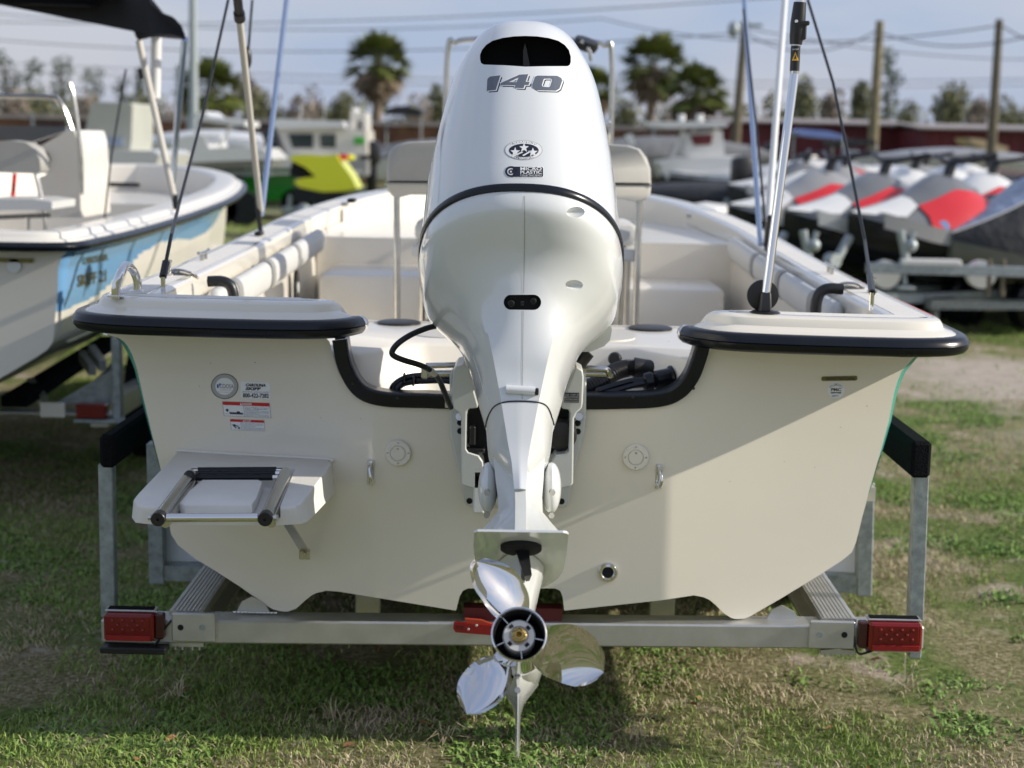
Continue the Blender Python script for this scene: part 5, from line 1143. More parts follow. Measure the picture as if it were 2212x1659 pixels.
for q in (((65, 826), (95, 866)), ((178, 768), (200, 800)), ((197, 755), (222, 790))): MB().beam(P(*q[0], 3.2), P(*q[1], 3.0), .035, .05).build('bunk_bracket', alu, T2)
for y in (3.9, 4.9): MB().lathe([(.15, -.09), (.27, -.10), (.34, -.085), (.345, .085), (.27, .10), (.15, .09)], (-1.95, y, .345), (1, 0, 0), 28).build('wheel', rubber, T2)
for x in (-3.9, -1.95): MB().beam((x, 2.8, .42), (x, 8, .42), .08, .1).build('main_beam', alu, T2)

# ---- generic parked boats -------------------------------------------------------------
def hullmb(L, Wd, H, z0, bow=.45, n=14):
    r = []
    for i in range(n):
        t = i / (n - 1); s_ = 1 if t < .55 else max(.03, 1 - ((t - .55) / .45) ** 2.0); k = s_; up = .18 * max(0, (t - .5) / .5) ** 2 * H; rk = max(0, (t - .75) / .25) * bow
        y = -L / 2 + L * t
        r.append([np.array(q) for q in ((-Wd / 2 * k, y + rk * .0, z0 + H + up), (-Wd / 2 * k * .93, y, z0 + H * .55), (-Wd / 2 * k * .8, y - rk * .1, z0 + H * .2 + up), (0, y - rk * .3, z0 + up * 2.2), (Wd / 2 * k * .8, y - rk * .1, z0 + H * .2 + up), (Wd / 2 * k * .93, y, z0 + H * .55), (Wd / 2 * k, y, z0 + H + up))])
    return MB().loft(r)
def trailer_parts(par, L, Wd, z0, mm=galv):
    m_ = MB(); m_.beam((-Wd * .3, -L * .45, z0 - .12), (-Wd * .3, L * .3, z0 - .12), .07, .09).beam((Wd * .3, -L * .45, z0 - .12), (Wd * .3, L * .3, z0 - .12), .07, .09).beam((-Wd * .3, L * .3, z0 - .12), (0, L * .62, z0 - .12), .07, .09).beam((Wd * .3, L * .3, z0 - .12), (0, L * .62, z0 - .12), .07, .09)
    m_.beam((-Wd * .45, -L * .4, z0 - .12), (Wd * .45, -L * .4, z0 - .12), .08, .08).box((0, L * .6, (z0 - .1) / 2), (.06, .06, z0 - .1)).box((0, L * .6, .02), (.18, .18, .03)); m_.build('trailer_frame', mm, par, wb=False)
    for s_ in (-1, 1):
        MB().lathe([(.12, -.08), (.22, -.08), (.27, -.06), (.27, .06), (.22, .08), (.12, .08)], (s_ * Wd * .46, -L * .1, .27), (1, 0, 0), 22).build('wheel', rubber, par, wb=False)
def covered(label, x, y, rz, L, Wd, H, z0, hm, cm, hump=.35, cover=True, motor=True, grp=None):
    t_ = thing('covered_boat' if cover else 'open_boat', label, 'boat', (x, y, 0), grp, rz, local=True)
    hullmb(L, Wd, H, z0).build('hull', hm, t_, wb=False, ang=50)
    if cover:
        r = []
        for i in range(16):
            u_ = i / 15; s_ = 1 if u_ < .55 else max(.05, 1 - ((u_ - .55) / .45) ** 2); hz = hump * (sin(pi * min(1, u_ * 1.15 + .05)) ** .7 if u_ < .82 else .25) + .08 * sin(u_ * 22) ** 2 * hump
            yy = -L / 2 + L * u_; zt_ = z0 + H + .18 * max(0, (u_ - .5) / .5) ** 2 * H
            r.append([np.array((Wd / 2 * 1.03 * s_ * cos(a), yy, zt_ - .06 + (hz + .06) * sin(a) ** .8)) for a in np.linspace(0, pi, 11)])
        MB().loft(r).build('boat_cover', cm, t_, wb=False, ang=60)
    else:
        MB().box((0, .1, z0 + H + .25), (.6, .8, .9), bev=.08, taper=(.8, .7)).build('console', whitep, t_, wb=False)
    if motor: MB().box((0, -L / 2 - .15, z0 + H + .05), (.32, .42, .6), bev=.1).box((0, -L / 2 - .15, z0 + H * .2), (.14, .2, .8), bev=.04).build('motor', blk if cover else pearl, t_, wb=False)
    trailer_parts(t_, L, Wd, z0)
    return t_
def at(px, py, Yd): p = P(px, py, CAM[1] + Yd); return p[0], p[1]
# personal watercraft
midg = mat('mid_grey_paint', (.17, .175, .18), .35, coat=.4)
def pwc(label, x, y, rz, lower, deck, accent, stripe, z0=.48):
    t_ = thing('jet_ski', label, 'jet ski', (x, y, 0), 'jet skis on the right of the yard', rz, local=True)
    r = []; r2 = []; L = 3.1
    for i in range(16):
        u_ = i / 15; w = .60 * (1 if u_ < .5 else max(.06, cos((u_ - .5) / .5 * pi / 2) ** .6)); yy = -L / 2 + L * u_; up = .28 * max(0, (u_ - .55) / .45) ** 2
        r.append([np.array(q) for q in ((-w, yy, z0 + .34 + up), (-w * .97, yy, z0 + .22 + up), (-w * .6, yy, z0 + .05 + up * 1.2), (0, yy, z0 - .06 + up * 1.5), (w * .6, yy, z0 + .05 + up * 1.2), (w * .97, yy, z0 + .22 + up), (w, yy, z0 + .34 + up))])
        hz = np.interp(u_, [0, .1, .45, .56, .66, .8, 1], [.12, .24, .32, .64, .66, .36, .03])
        r2.append([np.array((w * cos(a) * (1.0 if abs(cos(a)) > .8 else .82), yy, z0 + .33 + up + hz * sin(a) ** 1.3)) for a in np.linspace(0, pi, 11)])
    MB().loft(r).build('hull', lower, t_, wb=False, ang=50); MB().loft(r2).build('deck', deck, t_, wb=False, ang=50)
    for s_ in (-1, 1):
        MB().loft([[np.array((s_ * (w + .012), yy, z0 + zz + .0)) for zz in (z_, z_ + .14)] + [np.array((s_ * (w - .06), yy, z0 + z_ + .14)), np.array((s_ * (w - .06), yy, z0 + z_))] for w, yy, z_ in ((.60, -1.2, .26), (.60, 0, .27), (.56, .5, .30), (.44, .95, .38), (.22, 1.35, .5))]).build('bumper', stripe, t_, wb=False)
        def pan(i0, i1, a0, a1, m_, nm, o=.014):
            rr_ = []
            for i in range(i0, i1):
                row = r2[i] if s_ > 0 else [p * (-1, 1, 1) for p in r2[i]]; k0 = a0 + (1 if i == i0 else 0); rr_.append([p + np.array((s_ * o, 0, o)) for p in row[k0:a1 + 1]] + ([row[a1] + np.array((s_ * o, 0, o))] if k0 != a0 else []))
            MB().loft(rr_, closed=False).build(nm, m_, t_, wb=False)
        pan(8, 13, 1, 3, accent, 'hood_panel'); pan(12, 16, 2, 5, whitep, 'nose_panel', .010); pan(2, 8, 0, 2, stripe, 'foot_panel', .01)
    MB().loft([[np.array((w * c_, yy, z0 + zz + h * s2)) for c_, s2 in ((-1, 0), (-.8, .8), (0, 1), (.8, .8), (1, 0))] for w, yy, zz, h in ((.16, -1.3, .5, .1), (.2, -1.1, .5, .28), (.2, -.3, .5, .30), (.17, .05, .52, .22))]).build('seat', blk, t_, wb=False)
    MB().tube([(-.38, .10, z0 + 1.16), (-.1, .28, z0 + 1.1), (.1, .28, z0 + 1.1), (.38, .10, z0 + 1.16)], .022, 8).tube([(0, .28, z0 + 1.1), (0, .4, z0 + .8)], .05, 8).build('handlebar', blk, t_, wb=False)
    MB().lathe([(.06, 0), (.055, .01), (.001, .012)], (-.44, .82, z0 + .52), (-1, .5, .4), 14).build('round_decal', MATS['blue_paint'], t_, wb=False)
    trailer_parts(t_, 3.1, 1.2, z0 - .02)
    MB().beam((0, 1.9, z0 - .1), (0, 1.55, z0 + .42), .07, .05).lathe([(.07, -.05), (.07, .05)], (0, 1.75, z0 + .2), (1, 0, 0), 12).build('winch_post', galv, t_, wb=False)
    return t_
def pw(label, px, Yd, deg, *c):
    x, y = at(px, 500, Yd); a = radians(deg); return pwc(label, x + sin(a) * 1.4, y - cos(a) * 1.4, a, *c)
pw('grey jet ski with a large red nose panel, leftmost of the jet ski row', 1600, 15.5, 118, rubber, gray2, redpt, pgr)
pw('jet ski with red and white hood and blue round decal, second in the row', 1722, 14.5, 122, rubber, midg, redpt, pgr)
pw('jet ski with long red side flash, just left of the silver covered one', 1862, 14.2, 122, rubber, midg, redpt, gray2)
pw('white nosed jet ski further back behind the two red ones', 1800, 18.0, 112, rubber, whitep, pgr, pgr)
pw('second white jet ski at the back, its nose under the maroon shed', 1900, 20.0, 112, rubber, whitep, whitep, gray2)
pw('grey and white jet ski third row back, beside the wooden pole', 1850, 22.5, 108, rubber, gray2, whitep, pgr)
pw('dark jet ski with a white nose behind the steel strut', 1660, 19.5, 112, rubber, gray2, gray2, pgr)
pw('pale jet ski further back left of the steel strut', 1590, 23.0, 105, dkc, midg, whitep, pgr)
pw('dark jet ski far back beyond the white bow tube', 1700, 26.0, 100, dkc, gray2, redpt, gray2)
pw('white jet ski far back right of the wooden pole', 1960, 25.0, 104, dkc, whitep, gray2, pgr)
pw('red and white jet ski nosing out from behind the silver cover', 1975, 15.6, 122, rubber, whitep, redpt, pgr)
# silver and black covered craft on the far right
cw = thing('covered_jet_ski', 'craft under a silver blue and black pleated cover at the right edge', 'jet ski', (*at(2370, 560, 15), 0), None, radians(118), local=True)
r = []; r2 = []
for i in range(22):
    u_ = i / 21; w = .66 * (1 if u_ < .55 else max(.05, cos((u_ - .55) / .45 * pi / 2) ** .7)); yy = -1.7 + 3.6 * u_; hz = np.interp(u_, [0, .2, .45, .55, .68, .82, 1], [.5, .62, .7, .95, .92, .55, .10]); up = .24 * max(0, (u_ - .5) / .5) ** 2
    r.append([np.array((w * 1.02 * cos(a) * (1 + .012 * sin(u_ * 90)), yy, .62 + up + hz * sin(a) ** .9)) for a in np.linspace(0, pi, 15)])
    r2.append([np.array((w * x_, yy, .62 + up + z_)) for x_, z_ in ((-1.03, .02), (-1, -.12), (-.6, -.18), (0, -.22), (.6, -.18), (1, -.12), (1.03, .02))])
def part_(rr, a, b): return [q[a:b] for q in rr]
MB().loft(part_(r, 0, 6), closed=False).build('cover_side', dkc, cw, wb=False, ang=60); MB().loft(part_(r, 9, 15), closed=False).build('cover_side', dkc, cw, wb=False, ang=60)
MB().loft(part_(r, 5, 10), closed=False).build('cover_top', silv, cw, wb=False, ang=60); MB().loft(r2).build('hull', mat('olive_hull', (.10, .11, .09), .3, coat=.4), cw, wb=False)
fm = MB()
for k in range(9): fm.beam((-.67, -1.0 + k * .12, .72), (-.42, -.8 + k * .1, 1.32), .02, .035)
fm.build('cover_pleats', gray2, cw, wb=False)
for i in (4, 10, 15): MB().tube([p + np.array((0, 0, .004)) for p in r[i]], .012, 6).build('cover_strap', blk, cw, wb=False)
for a_ in (5, 9): MB().tube([q[a_] for q in r], .010, 6).build('cover_seam', pgr, cw, wb=False); trailer_parts(cw, 3.4, 1.3, .42)
for k, (u_, zz) in enumerate(((.2, 1.1), (-.5, 1.15), (.9, .95))): MB().ell((-.4, u_, zz), (.07, .07, .07), 8, 6).build('cover_weight', whitep, cw, wb=False)
# long galvanised trailer rail in front of them
tr3 = thing('empty_trailer', 'low galvanised trailer rail with winch posts and a jack in front of the jet skis', 'trailer', (*at(2000, 590, 12.6), 0))
def b3_(n, pts, Y, w, h, m_): MB().beam(P(*pts[0], Y), P(*pts[1], Y), w, h, bev=.005).build(n, m_, tr3)
Y3 = 8.8
b3_('long_rail', ((1872, 578), (2230, 588)), Y3, .08, .085, galv); b3_('short_rail', ((1640, 572), (1760, 572)), Y3, .08, .09, galv)
MB().box(P(2010, 566, Y3), (.5, .1, .05), bev=.01).build('white_roller', whitep, tr3)
for px in (1953, 1743): 
    a = P(px, 545, Y3 - .05); MB().tube([P(px - 8, 498, Y3), P(px + 4, 560, Y3)], .035, 10).tube([P(px + 4, 545, Y3), P(px + 22, 500, Y3)], .025, 8).ell(P(px + 14, 530, Y3), (.06, .06, .06)).build('winch_post', galv, tr3)
MB().tube([P(1950, 560, Y3), P(1955, 615, Y3)], .022, 8).box(P(1956, 622, Y3), (.14, .14, .03), bev=.01).build('jack_leg', galv, tr3)
for px in (1912, 2118): MB().lathe([(.12, -.06), (.12, .06), (.01, .07)], P(px, 592, Y3 + .3), (0, 1, 0), 20).build('wheel_hub', whitep, tr3)
for px in (2135, 2165): MB().tube([P(px + 3, 560, Y3), P(px, 640, Y3)], .02, 8).build('stake', woodp, tr3)
# boats in the yard
covered('white hulled boat whose pointed bow shows right of the seat back', *at(1235, 420, 17), radians(-100), 3.4, 1.6, .20, .72, whitep, whitep, .42, motor=False)
covered('grey covered boat with white hull right of the yellow jet ski', *at(935, 380, 36), radians(96), 4.4, 2.1, .65, .6, whitep, greyc, .30, motor=False)
covered('low boat under a dark cover behind the first red jet ski', *at(1520, 400, 24), radians(78), 3.6, 1.8, .5, .45, dkc, dkc, .18)
covered('boat under a pale cover behind the steel strut', *at(1650, 380, 33), radians(80), 4.4, 2.0, .5, .5, dkc, pgr, .25)
covered('long white boat pointing right under the maroon shed', *at(1960, 380, 30), radians(-62), 4.6, 1.8, .45, .75, whitep, whitep, .15)
covered('boat with beige cover left of the long white boat', *at(1800, 380, 27), radians(-70), 3.2, 1.5, .4, .75, pgr, gelw, .3)
covered('dark covered boat at the right edge below the second shed', *at(2150, 360, 34), radians(-75), 4.4, 1.9, .5, .5, dkc, rust2, .3)
covered('grey inflatable looking covered boat between the shed posts', *at(2020, 350, 42), radians(85), 5, 2, .6, .8, pgr, gray2, .3)
covered('white open boat with green stripe at far left behind the skiff', *at(290, 345, 30), radians(88), 3.6, 1.9, .45, .6, mat('dark_green_hull', (.02, .10, .06), .4), whitep, .12)
covered('white covered boat left of the green cabin boat', *at(430, 345, 44), radians(75), 5.2, 2.0, .7, .75, whitep, whitep, .35, motor=False)
covered('dark hulled boat under a low grey cover behind the palm trunk', *at(960, 330, 46), radians(86), 6.4, 2.2, .6, .7, gray2, greyc, .4)
covered('boat under a grey tarpaulin right of the motor cowl', *at(1390, 345, 40), radians(95), 6.4, 2.2, .7, .7, gray2, greyc, .45)
# cabin boat
CB = thing('cabin_boat', 'white cabin boat with green hull and two dark side windows left of the motor', 'boat', P(640, 430, 27))
Yc = 27.
MB().px([(498, 362), (638, 362), (636, 432), (520, 436), (502, 410)], Yc, Yc + 2.2).build('hull', greenp, CB, ang=40); MB().px([(638, 362), (770, 345), (792, 345), (790, 380), (720, 400), (638, 402)], Yc + .02, Yc + 2.1).build('stern_hull', gray2, CB, ang=40)
MB().px([(390, 350), (470, 318), (500, 325), (640, 332), (700, 335), (700, 363), (498, 364), (400, 362)], Yc - .05, Yc + 2.3).build('foredeck', whitep, CB, ang=40)
cbn = MB().px([(596, 275), (745, 277), (790, 282), (792, 335), (622, 335)], Yc + .2, Yc + 1.9).build('cabin', gelw, CB, ang=40)
MB().px([(586, 262), (600, 256), (740, 262), (745, 276), (600, 278), (588, 273)], Yc, Yc + 2.1).build('cabin_roof', whitep, CB, ang=40)
MB().px([(622, 289), (676, 289), (676, 320), (632, 320)], Yc + .17, Yc + .2).px([(691, 290), (725, 290), (725, 319), (692, 318)], Yc + .17, Yc + .2).build('side_window', glassd, CB)
MB().px([(562, 282), (590, 280), (612, 335), (580, 335)], Yc + .3, Yc + 1.8).build('windscreen', glassd, CB)
MB().px([(765, 296), (786, 296), (786, 312), (765, 312)], Yc + .17, Yc + .2).build('green_panel', lime, CB)
MB().px([(757, 236), (765, 233), (768, 248), (778, 240), (790, 245), (792, 282), (785, 282), (782, 258), (772, 260), (768, 282), (757, 282)], Yc + .5, Yc + 1.5).build('radar_arch', gelw, CB)
tq_ = MB(); tq_.beam((P(520, 440, Yc + 1))[0:3], P(800, 440, Yc + 1), .1, .12); tq_.build('trailer_frame', galv, CB)
for px in (640, 720): MB().lathe([(.1, -.1), (.33, -.1), (.33, .1), (.1, .1)], (P(px, 440, Yc)[0], Yc + .1, .33), (0, 1, 0), 22).build('wheel', rubber, CB)
MB().tube([P(400, 345, Yc + .1), P(402, 322, Yc + .1), P(470, 300, Yc + .1), P(560, 305, Yc + .1), P(562, 330, Yc + .1)], .02, 6).tube([P(470, 300, Yc + .1), P(472, 325, Yc + .1)], .015, 6).build('bow_rail', steel, CB)
MB().box(P(800, 330, Yc + 1), (.4, .6, .5), bev=.1).box(P(803, 375, Yc + 1), (.2, .3, .8), bev=.04).build('motor', blk, CB)
MB().px([(520, 372), (780, 368), (782, 374), (520, 379)], Yc - .03, Yc).build('hull_stripe', whitep, CB)
MB().tube([P(650, 262, Yc + 1), P(650, 225, Yc + 1)], .012, 6).tube([P(700, 262, Yc + 1), P(703, 205, Yc + 1)], .008, 6).build('antenna', whitep, CB)
# yellow jet ski
YJ = thing('jet_ski', 'bright yellow jet ski in front of the green cabin boat', 'jet ski', P(690, 440, 21.5)); Yy = 21.5
MB().px([(634, 392), (650, 385), (682, 382), (660, 362), (640, 352), (627, 346), (627, 337), (645, 334), (700, 336), (727, 334), (735, 350), (758, 380), (772, 408), (745, 413), (700, 415), (650, 408)], Yy, Yy + .9).build('hood', yell, YJ, ang=40)
MB().px([(640, 404), (700, 416), (748, 414), (765, 410), (735, 428), (690, 438), (640, 440), (628, 420)], Yy - .05, Yy + 1.0).build('hull', rubber, YJ, ang=40)
MB().px([(732, 333), (748, 333), (750, 345), (738, 346)], Yy + .2, Yy + .5).build('red_cap', redpt, YJ); MB().ell(P(757, 340, Yy + .4), (.09, .09, .05), 10, 6).build('mirror', yell, YJ)
MB().px([(630, 350), (662, 362), (682, 381), (650, 385), (625, 380)], Yy + .1, Yy + .8).build('seat', blkm, YJ)
MB().beam(P(610, 452, Yy), P(760, 452, Yy), .08, .08).tube([P(628, 420, Yy), P(622, 470, Yy)], .04, 8).ell(P(656, 455, Yy - .1), (.12, .08, .12), 10, 6).build('trailer_frame', galv, YJ)
# T-top boat
TB = thing('t_top_boat', 'white centre console boat with a flat hardtop on posts right of the motor', 'boat', P(1500, 400, 30)); Yt = 29.
MB().px([(1395, 265), (1410, 262), (1560, 262), (1576, 266), (1570, 274), (1440, 276), (1400, 272)], Yt, Yt + 1.8).build('hardtop', whitep, TB, ang=40)
MB().px([(1484, 288), (1560, 282), (1566, 340), (1500, 344), (1478, 335)], Yt + .4, Yt + 1.3).build('console', whitep, TB, ang=40)
MB().px([(1490, 292), (1540, 290), (1536, 312), (1500, 314)], Yt + .36, Yt + .4).build('console_window', maroon, TB)
for a, b_ in (((1478, 276), (1450, 345)), ((1500, 276), (1482, 345)), ((1545, 274), (1560, 345))): MB().tube([P(*a, Yt + .5), P(*b_, Yt + .5)], .035, 8).build('post', whitep, TB)
MB().px([(1425, 352), (1480, 342), (1620, 338), (1640, 350), (1630, 385), (1440, 388)], Yt, Yt + 2.1).build('hull', whitep, TB, ang=40)
MB().px([(1350, 292), (1366, 288), (1372, 312), (1362, 316)], Yt, Yt + .4).build('motor', pearl, TB, ang=40)
for px in (1472, 1512): MB().tube([P(px, 264, Yt + .6), P(px, 247, Yt + .6)], .08, 10).build('mast_light', whitep, TB)
trb = MB().beam(P(1440, 392, Yt + 1), P(1640, 392, Yt + 1), .1, .12).build('trailer_frame', galv, TB)
for px in (1540, 1600): MB().lathe([(.1, -.1), (.33, -.1), (.33, .1), (.1, .1)], (P(px, 440, Yt)[0], Yt + .3, .33), (0, 1, 0), 22).build('wheel', rubber, TB)
# enclosed console boat left
EB = thing('enclosed_boat', 'boat with a tall pale grey canvas enclosure behind the left skiff', 'boat', P(240, 400, 20)); Ye = 17.
MB().px([(196, 225), (206, 220), (280, 222), (286, 228), (284, 305), (276, 350), (200, 350), (188, 320), (178, 315)], Ye, Ye + 1.2).build('enclosure', mat('pale_canvas', (.42, .43, .38), .8, var=.15, vscale=2), EB, ang=40)
MB().px([(226, 297), (264, 297), (266, 315), (226, 313)], Ye - .03, Ye).build('window', silv, EB)
MB().px([(120, 330), (160, 322), (330, 326), (345, 335), (330, 372), (150, 374)], Ye - .4, Ye + 1.6).build('hull', pgr, EB, ang=40)
MB().beam(P(140, 385, Ye), P(340, 385, Ye), .1, .1).build('trailer_frame', galv, EB)
for px in (230, 280): MB().lathe([(.1, -.1), (.33, -.1), (.33, .1), (.1, .1)], (P(px, 440, Ye)[0], Ye + .1, .33), (0, 1, 0), 22).build('wheel', rubber, EB)
HT = thing('hardtop_boat', 'white boat with a slanting hardtop left of the green cabin boat', 'boat', P(480, 400, 24)); Yh = 24.5
MB().px([(418, 246), (440, 240), (452, 252), (530, 262), (530, 274), (440, 262), (420, 256)], Yh, Yh + 1.5).build('hardtop', whitep, HT, ang=40)
for a, b_ in (((428, 258), (420, 330)), ((500, 270), (470, 330))): MB().tube([P(*a, Yh + .5), P(*b_, Yh + .5)], .03, 8).build('post', whitep, HT)
MB().px([(380, 300), (410, 292), (440, 292), (452, 320), (520, 316), (570, 322), (590, 345), (400, 352), (385, 330)], Yh, Yh + 1.8).build('hull', whitep, HT, ang=40)
MB().px([(400, 352), (590, 346), (580, 362), (410, 366)], Yh + .2, Yh + 1.6).build('bottom', gray2, HT, ang=40); MB().beam(P(400, 374, Yh + .5), P(585, 374, Yh + .5), .1, .1).build('trailer_frame', galv, HT)
for px in (470, 520): MB().lathe([(.1, -.1), (.33, -.1), (.33, .1), (.1, .1)], (P(px, 440, Yh)[0], Yh + .3, .33), (0, 1, 0), 22).build('wheel', rubber, HT)
BC = thing('black_canopy', 'black fabric canopy on thin posts beyond the palm trunk', 'canopy', P(870, 300, 48)); 
MB().px([(828, 246), (832, 236), (850, 230), (880, 228), (905, 236), (915, 250)], 48, 50.5).build('fabric', dkc, BC, ang=40)
for px in (835, 910): MB().tube([P(px, 246, 48.2), P(px, 246, 48.2) * (1, 1, 0)], .03, 6).build('post', galv, BC)
# canopies on the right
for nm_, lab, pts, Y, m_ in (('blue_canopy', 'flat light blue canopy in front of the maroon shed', [(1715, 283), (1740, 279), (1790, 283), (1822, 292), (1825, 300), (1780, 298), (1730, 292)], 33, mat('sky_blue_fabric', (.22, .30, .62), .6)), ('folded_canopy', 'folded black canopy beside the wooden pole', [(1800, 305), (1850, 300), (1890, 302), (1893, 312), (1850, 316), (1805, 318)], 34, dkc), ('tan_dinghy', 'tan and green dinghy raised by the right hand shed', [(2095, 298), (2120, 300), (2180, 318), (2175, 330), (2130, 322), (2100, 310)], 38, mat('tan_paint', (.50, .38, .20), .5))):
    t_ = thing(nm_, lab, nm_.split('_')[1], P(pts[0][0], 330, Y)); MB().px(pts, Y, Y + 1.5).build('canvas' if 'can' in nm_ else 'hull', m_, t_, ang=40)
    for q in (pts[0], pts[3]): MB().tube([P(*q, Y + .3), P(*q, Y + .3) * (1, 1, 0)], .03, 6).build('post', galv, t_)
# ---- fence and sheds
FN = thing('rusty_fence', 'long rusty metal panel fence with pale cap rail along the back of the yard', 'fence', (-12, 52, 0))
YF = 52.; xl = P(-60, 250, YF)[0]; xr = P(1560, 255, YF)[0]; k = 0; x = xl; seq = [rust1, rust2, rust1, rust3, rust2, rust1, rust1, rust3, rust2, rust1]
while x < xr:
    w = random.uniform(1.6, 3.2); MB().box((x + w / 2, YF + random.uniform(-.05, .05), 1.05), (w - .04, .06, 2.1)).build('panel', seq[k % 10], FN, smooth=False); MB().box((x, YF - .1, 1.15), (.09, .09, 2.3)).build('fence_post', galv, FN, smooth=False); x += w; k += 1
MB().box(((xl + xr) / 2, YF - .03, 2.18), (xr - xl, .2, .14)).build('cap_rail', roofm, FN, smooth=False)
def shed(label, x0, x1, ytop, Y, hroof=.3, m=maroon):
    a = P(x0, ytop, Y); b = P(x1, ytop, Y); t_ = thing('metal_shed', label, 'shed', ((a[0] + b[0]) / 2, Y, 0)); h = (a[2] + b[2]) / 2; w = b[0] - a[0]
    MB().box(((a[0] + b[0]) / 2, Y + 2.5, h / 2), (w, 5, h)).build('shed_wall', m, t_, smooth=False)
    rb_ = MB(); nx = int(w / .35)
    for i in range(nx): rb_.box((a[0] + (i + .5) * w / nx, Y - .02, h / 2), (.07, .05, h))
    o = rb_.build('wall_ribs', m, t_, smooth=False); o['kind'] = 'stuff'
    MB().loft([[np.array(q) for q in ((a[0] - .3, yy, h + zz), (b[0] + .3, yy, h + zz), (b[0] + .3, yy, h + zz + .06), (a[0] - .3, yy, h + zz + .06))] for yy, zz in ((Y - .4, .0), (Y + 2.5, .16), (Y + 5.4, 0))]).build('shed_roof', roofm, t_, smooth=False)
    return t_
shed('long maroon metal shed with pale roof right of the T-top boat', 1555, 1948, 268, 50)
shed('second maroon shed with pale roof at the right edge', 2000, 2300, 282, 46)
# ---- poles and wires
def upole(label, x0, y0, x1, y1, Y, r=.14, m=woodp, xa=False):
    a = P(x0, y0, Y); b = P(x1, y1, Y); b = ext(a, b, 0.); t_ = thing('utility_pole', label, 'utility pole', b); MB().tube([b, a], [r * 1.25, r * .8], 12).build('pole', m, t_)
    if xa: MB().beam(lerp(b, a, .97) + (-.5, -.15, 0), lerp(b, a, .97) + (.5, -.15, .02), .1, .1).ell(lerp(b, a, .93) + (-.35, -.15, .1), (.18, .15, .25), 10, 8).build('crossarm', galv, t_)
    return a
q1 = upole('wooden utility pole in front of the long maroon shed', 1901, 45, 1884, 330, 40, .14, mat('pole_wood_light', (.26, .22, .13), .9, var=.4, vscale=3))
q2 = upole('wooden utility pole at the right in front of the second shed', 2159, 42, 2141, 330, 36, .12)
q3 = upole('leaning utility pole left of the white bow tube', 1610, 45, 1588, 310, 44, .14, xa=True)
q4 = upole('pale grey steel pole behind the left bimini top', 417, -60, 418, 250, 40, .13, galv)
MB().box(P(2147, 186, 35.8), (.2, .2, .35), bev=.03).build('meter_box', galv, bpy.data.objects['utility_pole.001'] if False else None) if False else None
WR = thing('power_lines', 'thin dark power lines strung across the sky between the poles', 'wires', (0, 44, 8))
def wire(a, b, sag=.6, r=.018):
    MB().tube([lerp(a, b, t) + (0, 0, -sag * 4 * t * (1 - t)) for t in np.linspace(0, 1, 22)], r, 5).build('wire', dkc, WR)
for (x0, y0, Y0), (x1, y1, Y1) in ((((-100, 78, 60)), (1610, 70, 44)), ((1610, 70, 44), (1901, 62, 40)), ((1901, 70, 40), (2400, 10, 30)), ((-100, 18, 60), (1300, 40, 52)), ((1300, 40, 52), (2159, 55, 36)), ((2159, 52, 36), (2500, 40, 30)), ((-100, 130, 80), (2500, 165, 70)), ((-100, 146, 84), (2500, 178, 74)), ((-100, 44, 60), (2300, -60, 40)), ((1610, 60, 44), (2500, 110, 60))):
    wire(P(x0, y0, Y0), P(x1, y1, Y1))
# ---- vegetation
leafA = mat('palm_leaf', (.22, .25, .06), .5, col2=(.08, .11, .03), var=.5, vscale=1.2); deadp = mat('dead_palm_leaf', (.34, .26, .17), .9, var=.5, vscale=2); trunkm = mat('palm_trunk', (.26, .20, .155), .95, var=.4, vscale=4)
pineL = mat('pine_needles', (.09, .13, .06), .7, col2=(.03, .05, .025), var=.5, vscale=.8); scrub = mat('scrub_leaves', (.22, .22, .11), .8, col2=(.12, .125, .07), var=.5, vscale=.7); scrubb = mat('bare_twigs', (.32, .27, .22), .9, col2=(.20, .165, .135), var=.5, vscale=.7); barkm = mat('bark', (.18, .15, .125), .95, var=.3, vscale=5)
def palm(label, px, py, rad_px, Yd, grp='cabbage palms beyond the fence', dead=.35, seed=1):
    rg_ = random.Random(seed); Y = CAM[1] + Yd; c = P(px, py, Y); R_ = rad_px * Yd / 3320; t_ = thing('palm_tree', label, 'palm tree', (c[0], c[1], 0), grp)
    MB().tube([(c[0] + .1, c[1], 0), (c[0] - .05, c[1], c[2] * .5), c], [.22, .19, .2], 12, smooth=10).build('trunk', trunkm, t_)
    A_, B_ = MB(), MB()
    R_ *= 1.5
    for i in range(150):
        el = rg_.uniform(-1.25, 1.35); az = rg_.uniform(0, 2 * pi); L = R_ * rg_.uniform(.45, .62); d_ = np.array((cos(el) * cos(az), cos(el) * sin(az), sin(el)))
        m_ = A_ if el > -.35 + rg_.uniform(-.3, .3) else B_; base = c + d_ * .1; hub_ = c + d_ * L * (1 if m_ is A_ else .75) + (0, 0, -.12 * L)
        x_ = np.cross(d_, (0, 0, 1)); x_ /= np.linalg.norm(x_) + 1e-6; u2 = np.cross(x_, d_)
        m_.add([base - x_ * .02, base + x_ * .02, hub_], [(0, 1, 2)])
        for k in range(11):
            a = lerp(-1.25, 1.25, k / 10); f_ = R_ * .46 * rg_.uniform(.8, 1.1) * (1 - .2 * abs(a)); e_ = d_ * cos(a) + x_ * sin(a); tip = hub_ + e_ * f_ + np.array((0, 0, -.30 * f_ * rg_.uniform(.6, 1.5))) + u2 * rg_.uniform(-.1, .1); w_ = np.cross(e_, u2) * R_ * .045
            m_.add([hub_ - w_ * .5, hub_ + w_ * .5, lerp(hub_, tip, .55) + w_, lerp(hub_, tip, .55) - w_, tip], [(0, 1, 2, 3), (3, 2, 4)])
    A_.build('crown', leafA, t_, smooth=False); B_.build('dead_fronds', deadp, t_, smooth=False)
